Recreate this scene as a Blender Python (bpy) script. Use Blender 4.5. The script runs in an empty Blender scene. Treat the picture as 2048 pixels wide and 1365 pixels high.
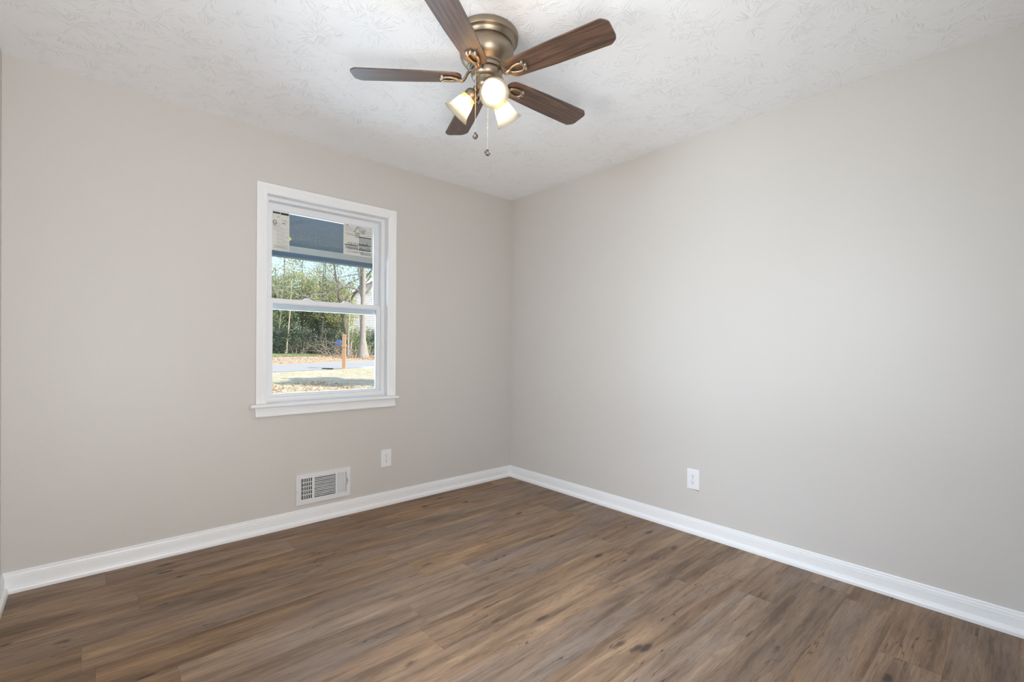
import bpy, math, random
from mathutils import Vector, Matrix

PI = math.pi
SC = bpy.context.scene
COL = SC.collection

# ------------------------------------------------------------------ camera
cam_data = bpy.data.cameras.new('camera')
cam_data.sensor_fit = 'HORIZONTAL'
cam_data.sensor_width = 36.0
cam_data.lens = 936.04 / 2048 * 36.0
cam_data.shift_x = -1.515 / 2048
cam_data.shift_y = 20.11 / 2048
cam_data.clip_start = 0.01
cam_data.clip_end = 400
cam = bpy.data.objects.new('camera', cam_data)
COL.objects.link(cam)


def cam_axes(yaw, pitch, roll):
    f = Vector((math.sin(yaw) * math.cos(pitch), math.cos(yaw) * math.cos(pitch), math.sin(pitch)))
    r = Vector((math.cos(yaw), -math.sin(yaw), 0))
    u = r.cross(f)
    return r * math.cos(roll) + u * math.sin(roll), u * math.cos(roll) - r * math.sin(roll), f


_r, _u, _f = cam_axes(0.7304, -0.0052, 0.008)
_m = Matrix((_r, _u, -_f)).transposed().to_4x4()
_m.translation = Vector((-2.7606, -3.1062, 1.1289))
cam.matrix_world = _m
SC.camera = cam

# ------------------------------------------------------------------ colour management
SC.view_settings.view_transform = 'Standard'
SC.view_settings.look = 'None'
SC.view_settings.exposure = 0.07
SC.view_settings.gamma = 1.0
SC.view_settings.use_curve_mapping = False
SC.cycles.use_denoising = True
SC.cycles.max_bounces = 10
SC.cycles.diffuse_bounces = 6
SC.cycles.transparent_max_bounces = 24
SC.cycles.sample_clamp_indirect = 4.0
SC.cycles.caustics_reflective = False
SC.cycles.caustics_refractive = False

# ------------------------------------------------------------------ world and sun
SUN = Vector((0.42, -0.65, 0.63)).normalized()
world = bpy.data.worlds.new('sky')
SC.world = world
world.use_nodes = True
wn = world.node_tree.nodes
wl = world.node_tree.links
wn.clear()
w_out = wn.new('ShaderNodeOutputWorld')
w_bg = wn.new('ShaderNodeBackground')
w_sky = wn.new('ShaderNodeTexSky')
w_sky.sky_type = 'NISHITA'
w_sky.sun_disc = False
w_sky.sun_elevation = math.asin(SUN.z)
w_sky.sun_rotation = math.atan2(SUN.x, SUN.y)
w_sky.air_density = 1.0
w_sky.dust_density = 1.5
w_bg.inputs['Strength'].default_value = 0.33
wl.new(w_sky.outputs[0], w_bg.inputs[0])
wl.new(w_bg.outputs[0], w_out.inputs[0])

sun_l = bpy.data.lights.new('sun', 'SUN')
sun_l.energy = 5.8
sun_l.angle = math.radians(0.6)
sun_l.color = (1.0, 0.93, 0.82)
sun_o = bpy.data.objects.new('sun', sun_l)
sun_o.rotation_euler = SUN.to_track_quat('Z', 'Y').to_euler()
sun_o.location = (6, -9, 9)
COL.objects.link(sun_o)


def area(name, loc, direction, sx, sy, power, color):
    l = bpy.data.lights.new(name, 'AREA')
    l.shape = 'RECTANGLE'
    l.size, l.size_y = sx, sy
    l.energy = power
    l.color = color
    o = bpy.data.objects.new(name, l)
    o.location = loc
    o.rotation_euler = Vector(direction).to_track_quat('-Z', 'Z').to_euler()
    COL.objects.link(o)
    return o


# daylight entering by the side window (left wall, beside the camera); added fill lamp at the open door
area('side_window_sky', (-4.0, -2.02, 2.45), (1, 0, -0.45), 1.8, 1.0, 215, (0.80, 0.91, 1.10))
area('side_window_ground', (-4.0, -2.02, 0.80), (1, 0, 0.10), 1.8, 0.9, 84, (1.0, 0.98, 0.95))
area('front_window_daylight', (-1.586, 0.24, 1.40), (0, -1, 0.0), 0.74, 1.16, 17, (0.55, 0.78, 1.0))
area('hallway_fill', (-2.57, -3.42, 1.02), (0.0, 1, 0.55), 0.84, 1.9, 56, (0.95, 0.975, 1.0))  # added fill in the doorway, tilted up to brighten the ceiling

# ------------------------------------------------------------------ helpers
ROOT = {}


def tag(o, label=None, category=None, group=None, kind=None):
    if label:
        o['label'] = label
    if category:
        o['category'] = category
    if group:
        o['group'] = group
    if kind:
        o['kind'] = kind
    return o


def thing(name, loc, label=None, category=None, group=None, kind=None, rot=0.0):
    o = bpy.data.objects.new(name, None)
    o.empty_display_size = 0.1
    o.location = loc
    o.rotation_euler = (0, 0, rot)
    COL.objects.link(o)
    ROOT[o] = Vector(loc) if rot == 0 else Vector((0, 0, 0))
    return tag(o, label, category, group, kind)


class MB:
    def __init__(self):
        self.v, self.f, self.mi = [], [], []

    def add(self, vs, fs, mi=0):
        b = len(self.v)
        self.v += [tuple(p) for p in vs]
        self.f += [[b + i for i in f] for f in fs]
        self.mi += [mi] * len(fs)
        return self

    def box(self, a, b, mi=0):
        x0, y0, z0 = [min(p, q) for p, q in zip(a, b)]
        x1, y1, z1 = [max(p, q) for p, q in zip(a, b)]
        vs = [(x0, y0, z0), (x1, y0, z0), (x1, y1, z0), (x0, y1, z0),
              (x0, y0, z1), (x1, y0, z1), (x1, y1, z1), (x0, y1, z1)]
        fs = [(3, 2, 1, 0), (4, 5, 6, 7), (0, 1, 5, 4), (1, 2, 6, 5), (2, 3, 7, 6), (3, 0, 4, 7)]
        return self.add(vs, fs, mi)

    def obox(self, c, ax, ay, az, mi=0):
        """box from centre and three half-extent vectors"""
        c, ax, ay, az = Vector(c), Vector(ax), Vector(ay), Vector(az)
        vs = [c + ax * i + ay * j + az * k for k in (-1, 1) for i, j in ((-1, -1), (1, -1), (1, 1), (-1, 1))]
        fs = [(3, 2, 1, 0), (4, 5, 6, 7), (0, 1, 5, 4), (1, 2, 6, 5), (2, 3, 7, 6), (3, 0, 4, 7)]
        return self.add(vs, fs, mi)

    def lathe(self, prof, c=(0, 0, 0), axis=(0, 0, 1), n=64, closed=False):
        """prof: (radius, height) pairs along axis"""
        c, a = Vector(c), Vector(axis).normalized()
        t = Vector((1, 0, 0)) if abs(a.x) < 0.9 else Vector((0, 1, 0))
        e1 = (t - a * t.dot(a)).normalized()
        e2 = a.cross(e1)
        vs = []
        for r, h in prof:
            for i in range(n):
                an = 2 * PI * i / n
                vs.append(c + a * h + (e1 * math.cos(an) + e2 * math.sin(an)) * max(r, 1e-5))
        fs = []
        m = len(prof)
        for j in range(m if closed else m - 1):
            k = (j + 1) % m
            for i in range(n):
                i2 = (i + 1) % n
                fs.append((j * n + i, j * n + i2, k * n + i2, k * n + i))
        return self.add(vs, fs)

    def tube(self, pts, rad, n=8, cap=True, flat=None, closed=False):
        pts = [Vector(p) for p in pts]
        if not isinstance(rad, list):
            rad = [rad] * len(pts)
        vs, fs = [], []
        m = len(pts)
        prev = None
        for i, p in enumerate(pts):
            if closed:
                d = (pts[(i + 1) % m] - pts[i - 1]).normalized()
            else:
                d = (pts[min(i + 1, m - 1)] - pts[max(i - 1, 0)]).normalized()
            if flat is not None:
                w = Vector(flat)
                e2 = (w - d * w.dot(d)).normalized()
                e1 = e2.cross(d)
            else:
                if prev is None:
                    t = Vector((0, 0, 1)) if abs(d.z) < 0.9 else Vector((1, 0, 0))
                    e1 = (t - d * t.dot(d)).normalized()
                else:
                    e1 = (prev - d * prev.dot(d)).normalized()
                e2 = d.cross(e1)
                prev = e1
            r = rad[i]
            ra, rb = r if isinstance(r, (list, tuple)) else (r, r)
            for k in range(n):
                an = 2 * PI * k / n
                vs.append(p + e1 * math.cos(an) * ra + e2 * math.sin(an) * rb)
        for i in range(m if closed else m - 1):
            j = (i + 1) % m
            for k in range(n):
                k2 = (k + 1) % n
                fs.append((i * n + k, i * n + k2, j * n + k2, j * n + k))
        if cap and not closed:
            fs.append(tuple(range(n - 1, -1, -1)))
            fs.append(tuple((m - 1) * n + k for k in range(n)))
        return self.add(vs, fs)

    def prism(self, outline, origin, ex, ey, ez, h):
        """extrude a 2D outline (in ex, ey) by h along ez"""
        o, ex, ey, ez = Vector(origin), Vector(ex), Vector(ey), Vector(ez)
        n = len(outline)
        vs = [o + ex * x + ey * y for x, y in outline] + [o + ex * x + ey * y + ez * h for x, y in outline]
        fs = [tuple(range(n - 1, -1, -1)), tuple(range(n, 2 * n))]
        fs += [(i, (i + 1) % n, n + (i + 1) % n, n + i) for i in range(n)]
        return self.add(vs, fs)

    def sweep(self, rings, closed=False):
        """rings: list of equal-length lists of points; profile is an open strip closed on itself"""
        n = len(rings[0])
        vs = [p for r in rings for p in r]
        fs = []
        m = len(rings)
        for i in range(m if closed else m - 1):
            j = (i + 1) % m
            for k in range(n):
                k2 = (k + 1) % n
                fs.append((i * n + k, j * n + k, j * n + k2, i * n + k2))
        if not closed:
            fs.append(tuple(range(n)))
            fs.append(tuple((m - 1) * n + k for k in range(n - 1, -1, -1)))
        return self.add(vs, fs)

    def sphere(self, c, r, n=10, m=6, squash=(1, 1, 1)):
        prof = [(math.sin(PI * i / m) * r, -math.cos(PI * i / m) * r) for i in range(m + 1)]
        b = len(self.v)
        self.lathe(prof, (0, 0, 0), (0, 0, 1), n)
        for i in range(b, len(self.v)):
            x, y, z = self.v[i]
            self.v[i] = (c[0] + x * squash[0], c[1] + y * squash[1], c[2] + z * squash[2])
        return self

    def mesh(self, name, mats, smooth=None, off=Vector((0, 0, 0))):
        me = bpy.data.meshes.new(name)
        me.from_pydata([(x - off.x, y - off.y, z - off.z) for x, y, z in self.v], [], self.f)
        if not isinstance(mats, (list, tuple)):
            mats = [mats]
        for m in mats:
            me.materials.append(m)
        if len(mats) > 1:
            me.polygons.foreach_set('material_index', self.mi)
        me.validate()
        import bmesh
        bm = bmesh.new()
        bm.from_mesh(me)
        bmesh.ops.recalc_face_normals(bm, faces=bm.faces)
        bm.to_mesh(me)
        bm.free()
        if smooth is not None:
            me.polygons.foreach_set('use_smooth', [True] * len(me.polygons))
            me.set_sharp_from_angle(angle=math.radians(smooth))
        me.update()
        return me

    def build(self, name, mats, parent=None, smooth=None, bevel=None, label=None):
        off = ROOT[parent] if parent else Vector((0, 0, 0))
        o = bpy.data.objects.new(name, self.mesh(name, mats, smooth, off))
        COL.objects.link(o)
        if parent:
            o.parent = parent
        ROOT[o] = off
        if bevel:
            b = o.modifiers.new('bevel', 'BEVEL')
            b.width = bevel
            b.segments = 2
            b.limit_method = 'ANGLE'
            b.angle_limit = math.radians(40)
        if label:
            o['label'] = label
        return o


def copy_tree(o, parent=None):
    c = o.copy()
    COL.objects.link(c)
    if parent:
        c.parent = parent
    for ch in list(o.children):
        copy_tree(ch, c)
    return c


# ------------------------------------------------------------------ materials
def new_mat(name):
    m = bpy.data.materials.new(name)
    m.use_nodes = True
    nt = m.node_tree
    return m, nt, nt.nodes, nt.links, nt.nodes['Principled BSDF']


def simple(name, col, rough=0.5, metal=0.0, spec=0.5, noise=0.0, scale=30.0, bump=0.0, bscale=200.0):
    m, nt, N, L, P = new_mat(name)
    P.inputs['Base Color'].default_value = (*col, 1)
    P.inputs['Roughness'].default_value = rough
    P.inputs['Metallic'].default_value = metal
    P.inputs['Specular IOR Level'].default_value = spec
    tc = N.new('ShaderNodeTexCoord')
    if noise:
        nz = N.new('ShaderNodeTexNoise')
        nz.inputs['Scale'].default_value = scale
        nz.inputs['Detail'].default_value = 4
        L.new(tc.outputs['Object'], nz.inputs['Vector'])
        mx = N.new('ShaderNodeMix')
        mx.data_type = 'RGBA'
        mx.inputs['A'].default_value = (*[c * (1 - noise) for c in col], 1)
        mx.inputs['B'].default_value = (*[min(1, c * (1 + noise)) for c in col], 1)
        L.new(nz.outputs[0], mx.inputs['Factor'])
        L.new(mx.outputs['Result'], P.inputs['Base Color'])
    if bump:
        nb = N.new('ShaderNodeTexNoise')
        nb.inputs['Scale'].default_value = bscale
        nb.inputs['Detail'].default_value = 3
        L.new(tc.outputs['Object'], nb.inputs['Vector'])
        b = N.new('ShaderNodeBump')
        b.inputs['Strength'].default_value = 1.0
        b.inputs['Distance'].default_value = bump
        L.new(nb.outputs[0], b.inputs['Height'])
        L.new(b.outputs[0], P.inputs['Normal'])
    return m


class G:
    """tiny node graph writer"""

    def __init__(self, N, L):
        self.N, self.L = N, L

    def put(self, sock, v):
        if hasattr(v, 'is_linked') or hasattr(v, 'links'):
            self.L.new(v, sock)
        else:
            sock.default_value = v

    def math(self, op, a, b=None, c=None, clamp=False):
        n = self.N.new('ShaderNodeMath')
        n.operation = op
        n.use_clamp = clamp
        self.put(n.inputs[0], a)
        if b is not None:
            self.put(n.inputs[1], b)
        if c is not None:
            self.put(n.inputs[2], c)
        return n.outputs[0]

    def xyz(self, x, y, z):
        n = self.N.new('ShaderNodeCombineXYZ')
        for i, v in enumerate((x, y, z)):
            self.put(n.inputs[i], v)
        return n.outputs[0]

    def sep(self, v):
        n = self.N.new('ShaderNodeSeparateXYZ')
        self.L.new(v, n.inputs[0])
        return n.outputs

    def noise(self, vec, scale=1.0, detail=3.0, rough=0.5, dist=0.0):
        n = self.N.new('ShaderNodeTexNoise')
        self.L.new(vec, n.inputs['Vector'])
        n.inputs['Scale'].default_value = scale
        n.inputs['Detail'].default_value = detail
        n.inputs['Roughness'].default_value = rough
        n.inputs['Distortion'].default_value = dist
        return n.outputs[0]

    def white(self, vec):
        n = self.N.new('ShaderNodeTexWhiteNoise')
        n.noise_dimensions = '3D'
        self.L.new(vec, n.inputs['Vector'])
        return n.outputs[0]

    def voronoi(self, vec, scale, rnd=1.0):
        n = self.N.new('ShaderNodeTexVoronoi')
        self.L.new(vec, n.inputs['Vector'])
        n.inputs['Scale'].default_value = scale
        n.inputs['Randomness'].default_value = rnd
        return n

    def mix(self, f, a, b, blend='MIX'):
        n = self.N.new('ShaderNodeMix')
        n.data_type = 'RGBA'
        n.blend_type = blend
        self.put(n.inputs['Factor'], f)
        for k, v in (('A', a), ('B', b)):
            if isinstance(v, tuple) and len(v) == 3:
                v = (*v, 1)
            self.put(n.inputs[k], v)
        return n.outputs['Result']

    def step(self, v, lo, hi):
        n = self.N.new('ShaderNodeMapRange')
        n.interpolation_type = 'SMOOTHSTEP'
        self.put(n.inputs['Value'], v)
        n.inputs['From Min'].default_value = lo
        n.inputs['From Max'].default_value = hi
        return n.outputs[0]

    def bump(self, h, dist, P, strength=1.0):
        n = self.N.new('ShaderNodeBump')
        n.inputs['Strength'].default_value = strength
        n.inputs['Distance'].default_value = dist
        self.L.new(h, n.inputs['Height'])
        self.L.new(n.outputs[0], P.inputs['Normal'])


def lin(r, g, b):
    def c(v):
        v /= 255
        return v / 12.92 if v <= 0.04045 else ((v + 0.055) / 1.055) ** 2.4
    return (c(r), c(g), c(b))


def wall_paint():
    m, nt, N, L, P = new_mat('greige_wall_paint')
    g = G(N, L)
    tc = N.new('ShaderNodeTexCoord').outputs['Object']
    big = g.noise(tc, 1.3, 2)
    col = g.mix(big, lin(202, 197.6, 192), lin(206, 201.6, 196))
    L.new(col, P.inputs['Base Color'])
    P.inputs['Roughness'].default_value = 0.42
    P.inputs['Specular IOR Level'].default_value = 0.35
    fine = g.noise(tc, 260, 3)
    lump = g.noise(tc, 9, 2)
    h = g.math('ADD', g.math('MULTIPLY', fine, 0.12), g.math('MULTIPLY', lump, 0.6))
    g.bump(h, 0.003, P)
    return m


def ceiling_texture():
    m, nt, N, L, P = new_mat('stomped_ceiling_texture')
    g = G(N, L)
    tc = N.new('ShaderNodeTexCoord').outputs['Object']
    P.inputs['Base Color'].default_value = (*lin(245, 245, 246), 1)
    P.inputs['Roughness'].default_value = 0.6
    P.inputs['Specular IOR Level'].default_value = 0.3
    s = g.sep(tc)
    base = g.xyz(s[0], s[1], 0.0)
    wob = g.noise(base, 14, 2)
    total = None
    for k, (sc, ox, oy) in enumerate(((5.2, 0.0, 0.0), (5.0, 3.37, 1.71), (5.6, 7.1, 4.9))):
        vec = N.new('ShaderNodeVectorMath')
        vec.operation = 'ADD'
        L.new(base, vec.inputs[0])
        vec.inputs[1].default_value = (ox, oy, 0)
        v = g.voronoi(vec.outputs[0], sc, 0.85)
        v.voronoi_dimensions = '2D'
        sub = N.new('ShaderNodeVectorMath')
        sub.operation = 'SUBTRACT'
        L.new(vec.outputs[0], sub.inputs[0])
        L.new(v.outputs['Position'], sub.inputs[1])
        d = g.sep(sub.outputs[0])
        ang = g.math('ARCTAN2', d[1], d[0])
        ln = N.new('ShaderNodeVectorMath')
        ln.operation = 'LENGTH'
        L.new(sub.outputs[0], ln.inputs[0])
        r = ln.outputs['Value']
        rid = g.sep(v.outputs['Color'])[0]
        # strokes: raised spokes, long in radius and narrow in angle, each of its own length
        a2 = g.math('ADD', g.math('MULTIPLY', ang, 5.2), g.math('MULTIPLY', g.math('SUBTRACT', wob, 0.5), 1.3))
        n1 = g.noise(g.xyz(a2, g.math('MULTIPLY', r, 6.0), g.math('MULTIPLY', rid, 60.0)), 2.2, 0.0)
        ridge = g.step(n1, 0.61, 0.70)
        mask = g.math('MULTIPLY', g.step(r, 0.010, 0.03), g.math('SUBTRACT', 1.0, g.step(r, 0.09, 0.13)))
        brk = g.step(g.noise(base, 5 + 3 * k, 1), 0.47, 0.60)
        st = g.math('MULTIPLY', g.math('MULTIPLY', ridge, mask), brk)
        total = st if total is None else g.math('MAXIMUM', total, st)
    fine = g.noise(tc, 70, 4, 0.6)
    h = g.math('ADD', total, g.math('MULTIPLY', fine, 0.16))
    g.bump(h, 0.0014, P)
    return m


def plank_floor():
    m, nt, N, L, P = new_mat('brown_vinyl_plank')
    g = G(N, L)
    tc = N.new('ShaderNodeTexCoord').outputs['Object']
    s = g.sep(tc)
    x, y = s[0], s[1]
    yr = g.math('DIVIDE', g.math('ADD', y, 0.02), 0.18)
    row = g.math('FLOOR', yr)
    fy = g.math('FRACT', yr)
    off = g.math('MULTIPLY', g.white(g.xyz(row, 3.0, 1.0)), 1.22)
    xr = g.math('DIVIDE', g.math('ADD', x, off), 1.22)
    cell = g.math('FLOOR', xr)
    fx = g.math('FRACT', xr)
    pid = g.white(g.xyz(row, cell, 7.0))
    pid2 = g.white(g.xyz(row, cell, 19.0))
    # cool/warm streaks running along the plank
    wv = g.xyz(g.math('ADD', g.math('MULTIPLY', x, 1.7), g.math('MULTIPLY', pid, 31.0)),
               g.math('ADD', g.math('MULTIPLY', y, 15.0), g.math('MULTIPLY', pid2, 17.0)), 0.0)
    n_big = g.noise(wv, 1.0, 5, 0.62, 0.5)
    n_mid = g.noise(g.xyz(g.math('ADD', g.math('MULTIPLY', x, 3.2), g.math('MULTIPLY', pid2, 50.0)),
                          g.math('ADD', g.math('MULTIPLY', y, 58.0), g.math('MULTIPLY', pid, 23.0)), 0.0), 1.0, 4, 0.6, 0.8)
    grain = g.noise(g.xyz(g.math('ADD', g.math('MULTIPLY', x, 14.0), g.math('MULTIPLY', pid, 90.0)),
                          g.math('MULTIPLY', y, 170.0), 0.0), 1.0, 3, 0.65)
    dark, mid, light = lin(106, 86, 70), lin(142, 118, 97), lin(168, 141, 114)
    grey = lin(136, 123, 115)
    c = g.mix(g.step(n_big, 0.28, 0.56), dark, mid)
    c = g.mix(g.step(n_big, 0.50, 0.78), c, light)
    c = g.mix(g.math('MULTIPLY', g.step(n_mid, 0.48, 0.72), 0.50), c, lin(98, 77, 61))
    greym = g.noise(g.xyz(g.math('ADD', g.math('MULTIPLY', x, 1.1), g.math('MULTIPLY', pid2, 40.0)),
                          g.math('ADD', g.math('MULTIPLY', y, 5.0), g.math('MULTIPLY', pid, 40.0)), 3.0), 1.0, 2)
    c = g.mix(g.math('MULTIPLY', g.step(greym, 0.50, 0.68), 0.45), c, grey)
    # annual ring lines
    ring = g.math('SINE', g.math('MULTIPLY', n_big, 70.0))
    ring = g.math('MULTIPLY', g.step(ring, 0.55, 1.0), g.step(n_mid, 0.40, 0.60))
    c = g.mix(g.math('MULTIPLY', ring, 0.28), c, lin(84, 66, 52))
    # plank-to-plank tone
    hsv = N.new('ShaderNodeHueSaturation')
    L.new(c, hsv.inputs['Color'])
    L.new(g.math('ADD', 0.86, g.math('MULTIPLY', pid, 0.28)), hsv.inputs['Value'])
    L.new(g.math('ADD', 0.90, g.math('MULTIPLY', pid2, 0.25)), hsv.inputs['Saturation'])
    c = hsv.outputs[0]
    gv = g.math('ADD', 0.68, g.math('MULTIPLY', grain, 0.62))
    gvec = N.new('ShaderNodeCombineColor')
    for i in range(3):
        L.new(gv, gvec.inputs[i])
    c = g.mix(1.0, c, gvec.outputs[0], 'MULTIPLY')
    # knots
    kv = g.voronoi(g.xyz(g.math('ADD', g.math('MULTIPLY', x, 3.4), g.math('MULTIPLY', pid, 13.0)), g.math('MULTIPLY', y, 9.5), 0.0), 1.0)
    wobble = g.noise(tc, 35, 2)
    kd = g.math('ADD', kv.outputs['Distance'], g.math('MULTIPLY', g.math('SUBTRACT', wobble, 0.5), 0.16))
    pick = g.step(g.sep(kv.outputs['Color'])[1], 0.42, 0.5)
    knot = g.math('MULTIPLY', g.math('SUBTRACT', 1.0, g.step(kd, 0.05, 0.17)), pick)
    c = g.mix(g.math('MULTIPLY', knot, 0.82), c, lin(62, 50, 44))
    # hairline checks
    ck = g.noise(g.xyz(g.math('ADD', g.math('MULTIPLY', x, 1.7), g.math('MULTIPLY', pid2, 70.0)), g.math('MULTIPLY', y, 26.0), 5.0), 1.0, 2)
    ckl = g.math('SUBTRACT', 1.0, g.step(g.math('ABSOLUTE', g.math('SUBTRACT', ck, 0.5)), 0.0, 0.010))
    ckm = g.step(g.noise(g.xyz(g.math('MULTIPLY', x, 2.4), g.math('MULTIPLY', y, 7.0), 9.0), 1.0, 1), 0.54, 0.62)
    c = g.mix(g.math('MULTIPLY', g.math('MULTIPLY', ckl, ckm), 0.8), c, lin(58, 46, 38))
    # seams
    ey = g.math('MULTIPLY', g.math('MINIMUM', fy, g.math('SUBTRACT', 1.0, fy)), 0.18)
    ex = g.math('MULTIPLY', g.math('MINIMUM', fx, g.math('SUBTRACT', 1.0, fx)), 1.22)
    e = g.math('MINIMUM', ey, ex)
    seam = g.math('SUBTRACT', 1.0, g.step(e, 0.0004, 0.0016))
    c = g.mix(g.math('MULTIPLY', seam, 0.30), c, lin(66, 54, 46))
    L.new(c, P.inputs['Base Color'])
    P.inputs['Roughness'].default_value = 0.55
    P.inputs['Specular IOR Level'].default_value = 0.32
    h = g.math('SUBTRACT', g.math('MULTIPLY', grain, 0.35), g.math('MULTIPLY', seam, 0.3))
    g.bump(h, 0.0005, P)
    return m


def walnut_blade():
    m, nt, N, L, P = new_mat('walnut_blade')
    g = G(N, L)
    uv = N.new('ShaderNodeUVMap').outputs[0]
    s = g.sep(uv)
    v = g.xyz(g.math('MULTIPLY', s[0], 5.0), g.math('MULTIPLY', s[1], 90.0), s[2])
    n1 = g.noise(v, 1.0, 4, 0.6, 0.4)
    n2 = g.noise(g.xyz(g.math('MULTIPLY', s[0], 14.0), g.math('MULTIPLY', s[1], 420.0), 0.0), 1.0, 2)
    c = g.mix(g.step(n1, 0.3, 0.7), lin(50, 34, 25), lin(102, 72, 53))
    c = g.mix(g.math('MULTIPLY', g.step(n2, 0.45, 0.7), 0.35), c, lin(38, 25, 18))
    L.new(c, P.inputs['Base Color'])
    P.inputs['Coat Weight'].default_value = 0.8
    P.inputs['Coat Roughness'].default_value = 0.5
    P.inputs['Roughness'].default_value = 0.42
    P.inputs['Specular IOR Level'].default_value = 0.5
    return m


def glass(name, tint=(0.96, 0.98, 0.99), dust=0.0):
    m, nt, N, L, P = new_mat(name)
    N.remove(P)
    g = G(N, L)
    out = N['Material Output']
    tr = N.new('ShaderNodeBsdfTransparent')
    tr.inputs[0].default_value = (*tint, 1)
    gl = N.new('ShaderNodeBsdfGlossy')
    gl.inputs['Roughness'].default_value = 0.02
    fr = N.new('ShaderNodeFresnel')
    fr.inputs[0].default_value = 1.35
    mx = N.new('ShaderNodeMixShader')
    L.new(fr.outputs[0], mx.inputs[0])
    L.new(tr.outputs[0], mx.inputs[1])
    L.new(gl.outputs[0], mx.inputs[2])
    last = mx.outputs[0]
    if dust:
        tc = N.new('ShaderNodeTexCoord').outputs['Object']
        sp = g.noise(tc, 260, 2, 0.6)
        patch = g.noise(tc, 7, 2)
        wipe = g.noise(g.xyz(g.math('MULTIPLY', g.sep(tc)[0], 6.0), 0.0, g.math('MULTIPLY', g.sep(tc)[2], 60.0)), 1.0, 3)
        f = g.math('MULTIPLY', g.step(sp, 0.60, 0.70), g.step(patch, 0.40, 0.62))
        f = g.math('ADD', g.math('MULTIPLY', f, 0.6), g.math('MULTIPLY', g.step(wipe, 0.45, 0.75), 0.06))
        f = g.math('MULTIPLY', f, dust, clamp=True)
        df = N.new('ShaderNodeBsdfDiffuse')
        df.inputs[0].default_value = (0.85, 0.86, 0.86, 1)
        m2 = N.new('ShaderNodeMixShader')
        L.new(f, m2.inputs[0])
        L.new(last, m2.inputs[1])
        L.new(df.outputs[0], m2.inputs[2])
        last = m2.outputs[0]
    L.new(last, out.inputs[0])
    return m


def frosted_glass():
    m, nt, N, L, P = new_mat('glow_tinted_frosted_glass')
    N.remove(P)
    g = G(N, L)
    out = N['Material Output']
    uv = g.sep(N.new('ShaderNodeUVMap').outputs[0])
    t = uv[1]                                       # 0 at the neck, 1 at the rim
    neck_glow = g.math('SUBTRACT', 1.0, g.step(t, 0.28, 0.52))  # warm glow of the lit bulb put into the glass tint, neck and rim
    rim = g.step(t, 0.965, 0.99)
    a = g.math('MAXIMUM', neck_glow, g.math('MULTIPLY', rim, 0.25))
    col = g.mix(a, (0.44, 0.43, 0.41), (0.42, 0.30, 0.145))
    tl = N.new('ShaderNodeBsdfTranslucent')
    df = N.new('ShaderNodeBsdfDiffuse')
    tr = N.new('ShaderNodeBsdfTransparent')
    L.new(col, tl.inputs[0])
    L.new(col, df.inputs[0])
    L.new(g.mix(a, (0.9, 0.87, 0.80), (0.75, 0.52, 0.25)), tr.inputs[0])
    m1 = N.new('ShaderNodeMixShader')
    m1.inputs[0].default_value = 0.45
    L.new(tl.outputs[0], m1.inputs[1])
    L.new(df.outputs[0], m1.inputs[2])
    m2 = N.new('ShaderNodeMixShader')
    m2.inputs[0].default_value = 0.48
    L.new(m1.outputs[0], m2.inputs[1])
    L.new(tr.outputs[0], m2.inputs[2])
    L.new(m2.outputs[0], out.inputs[0])
    return m


def emitter(name, col, strength):
    m, nt, N, L, P = new_mat(name)
    N.remove(P)
    e = N.new('ShaderNodeEmission')
    e.inputs[0].default_value = (*col, 1)
    e.inputs[1].default_value = strength
    L.new(e.outputs[0], N['Material Output'].inputs[0])
    return m


def leaf_mat(name, c1, c2, c3):
    m, nt, N, L, P = new_mat(name)
    g = G(N, L)
    tc = N.new('ShaderNodeTexCoord').outputs['Object']
    n1 = g.noise(tc, 1.4, 3)
    n2 = g.noise(tc, 11, 2)
    c = g.mix(g.step(n1, 0.35, 0.65), c1, c2)
    c = g.mix(g.math('MULTIPLY', g.step(n2, 0.5, 0.7), 0.6), c, c3)
    L.new(c, P.inputs['Base Color'])
    P.inputs['Roughness'].default_value = 0.6
    tl = N.new('ShaderNodeBsdfTranslucent')
    L.new(c, tl.inputs[0])
    mx = N.new('ShaderNodeMixShader')
    mx.inputs[0].default_value = 0.35
    L.new(P.outputs[0], mx.inputs[1])
    L.new(tl.outputs[0], mx.inputs[2])
    L.new(mx.outputs[0], N['Material Output'].inputs[0])
    return m


def ground_mat(name, cols, scales=(0.6, 5.0, 30.0), bump=0.03):
    m, nt, N, L, P = new_mat(name)
    g = G(N, L)
    tc = N.new('ShaderNodeTexCoord').outputs['Object']
    a, b, c_, d = cols
    n1 = g.noise(tc, scales[0], 3)
    n2 = g.noise(tc, scales[1], 4, 0.65)
    n3 = g.noise(tc, scales[2], 3, 0.7)
    c = g.mix(g.step(n1, 0.35, 0.65), a, b)
    c = g.mix(g.step(n2, 0.45, 0.65), c, c_)
    c = g.mix(g.math('MULTIPLY', g.step(n3, 0.5, 0.7), 0.7), c, d)
    L.new(c, P.inputs['Base Color'])
    P.inputs['Roughness'].default_value = 0.9
    P.inputs['Specular IOR Level'].default_value = 0.1
    if bump:
        g.bump(n3, bump, P)
    return m


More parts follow.
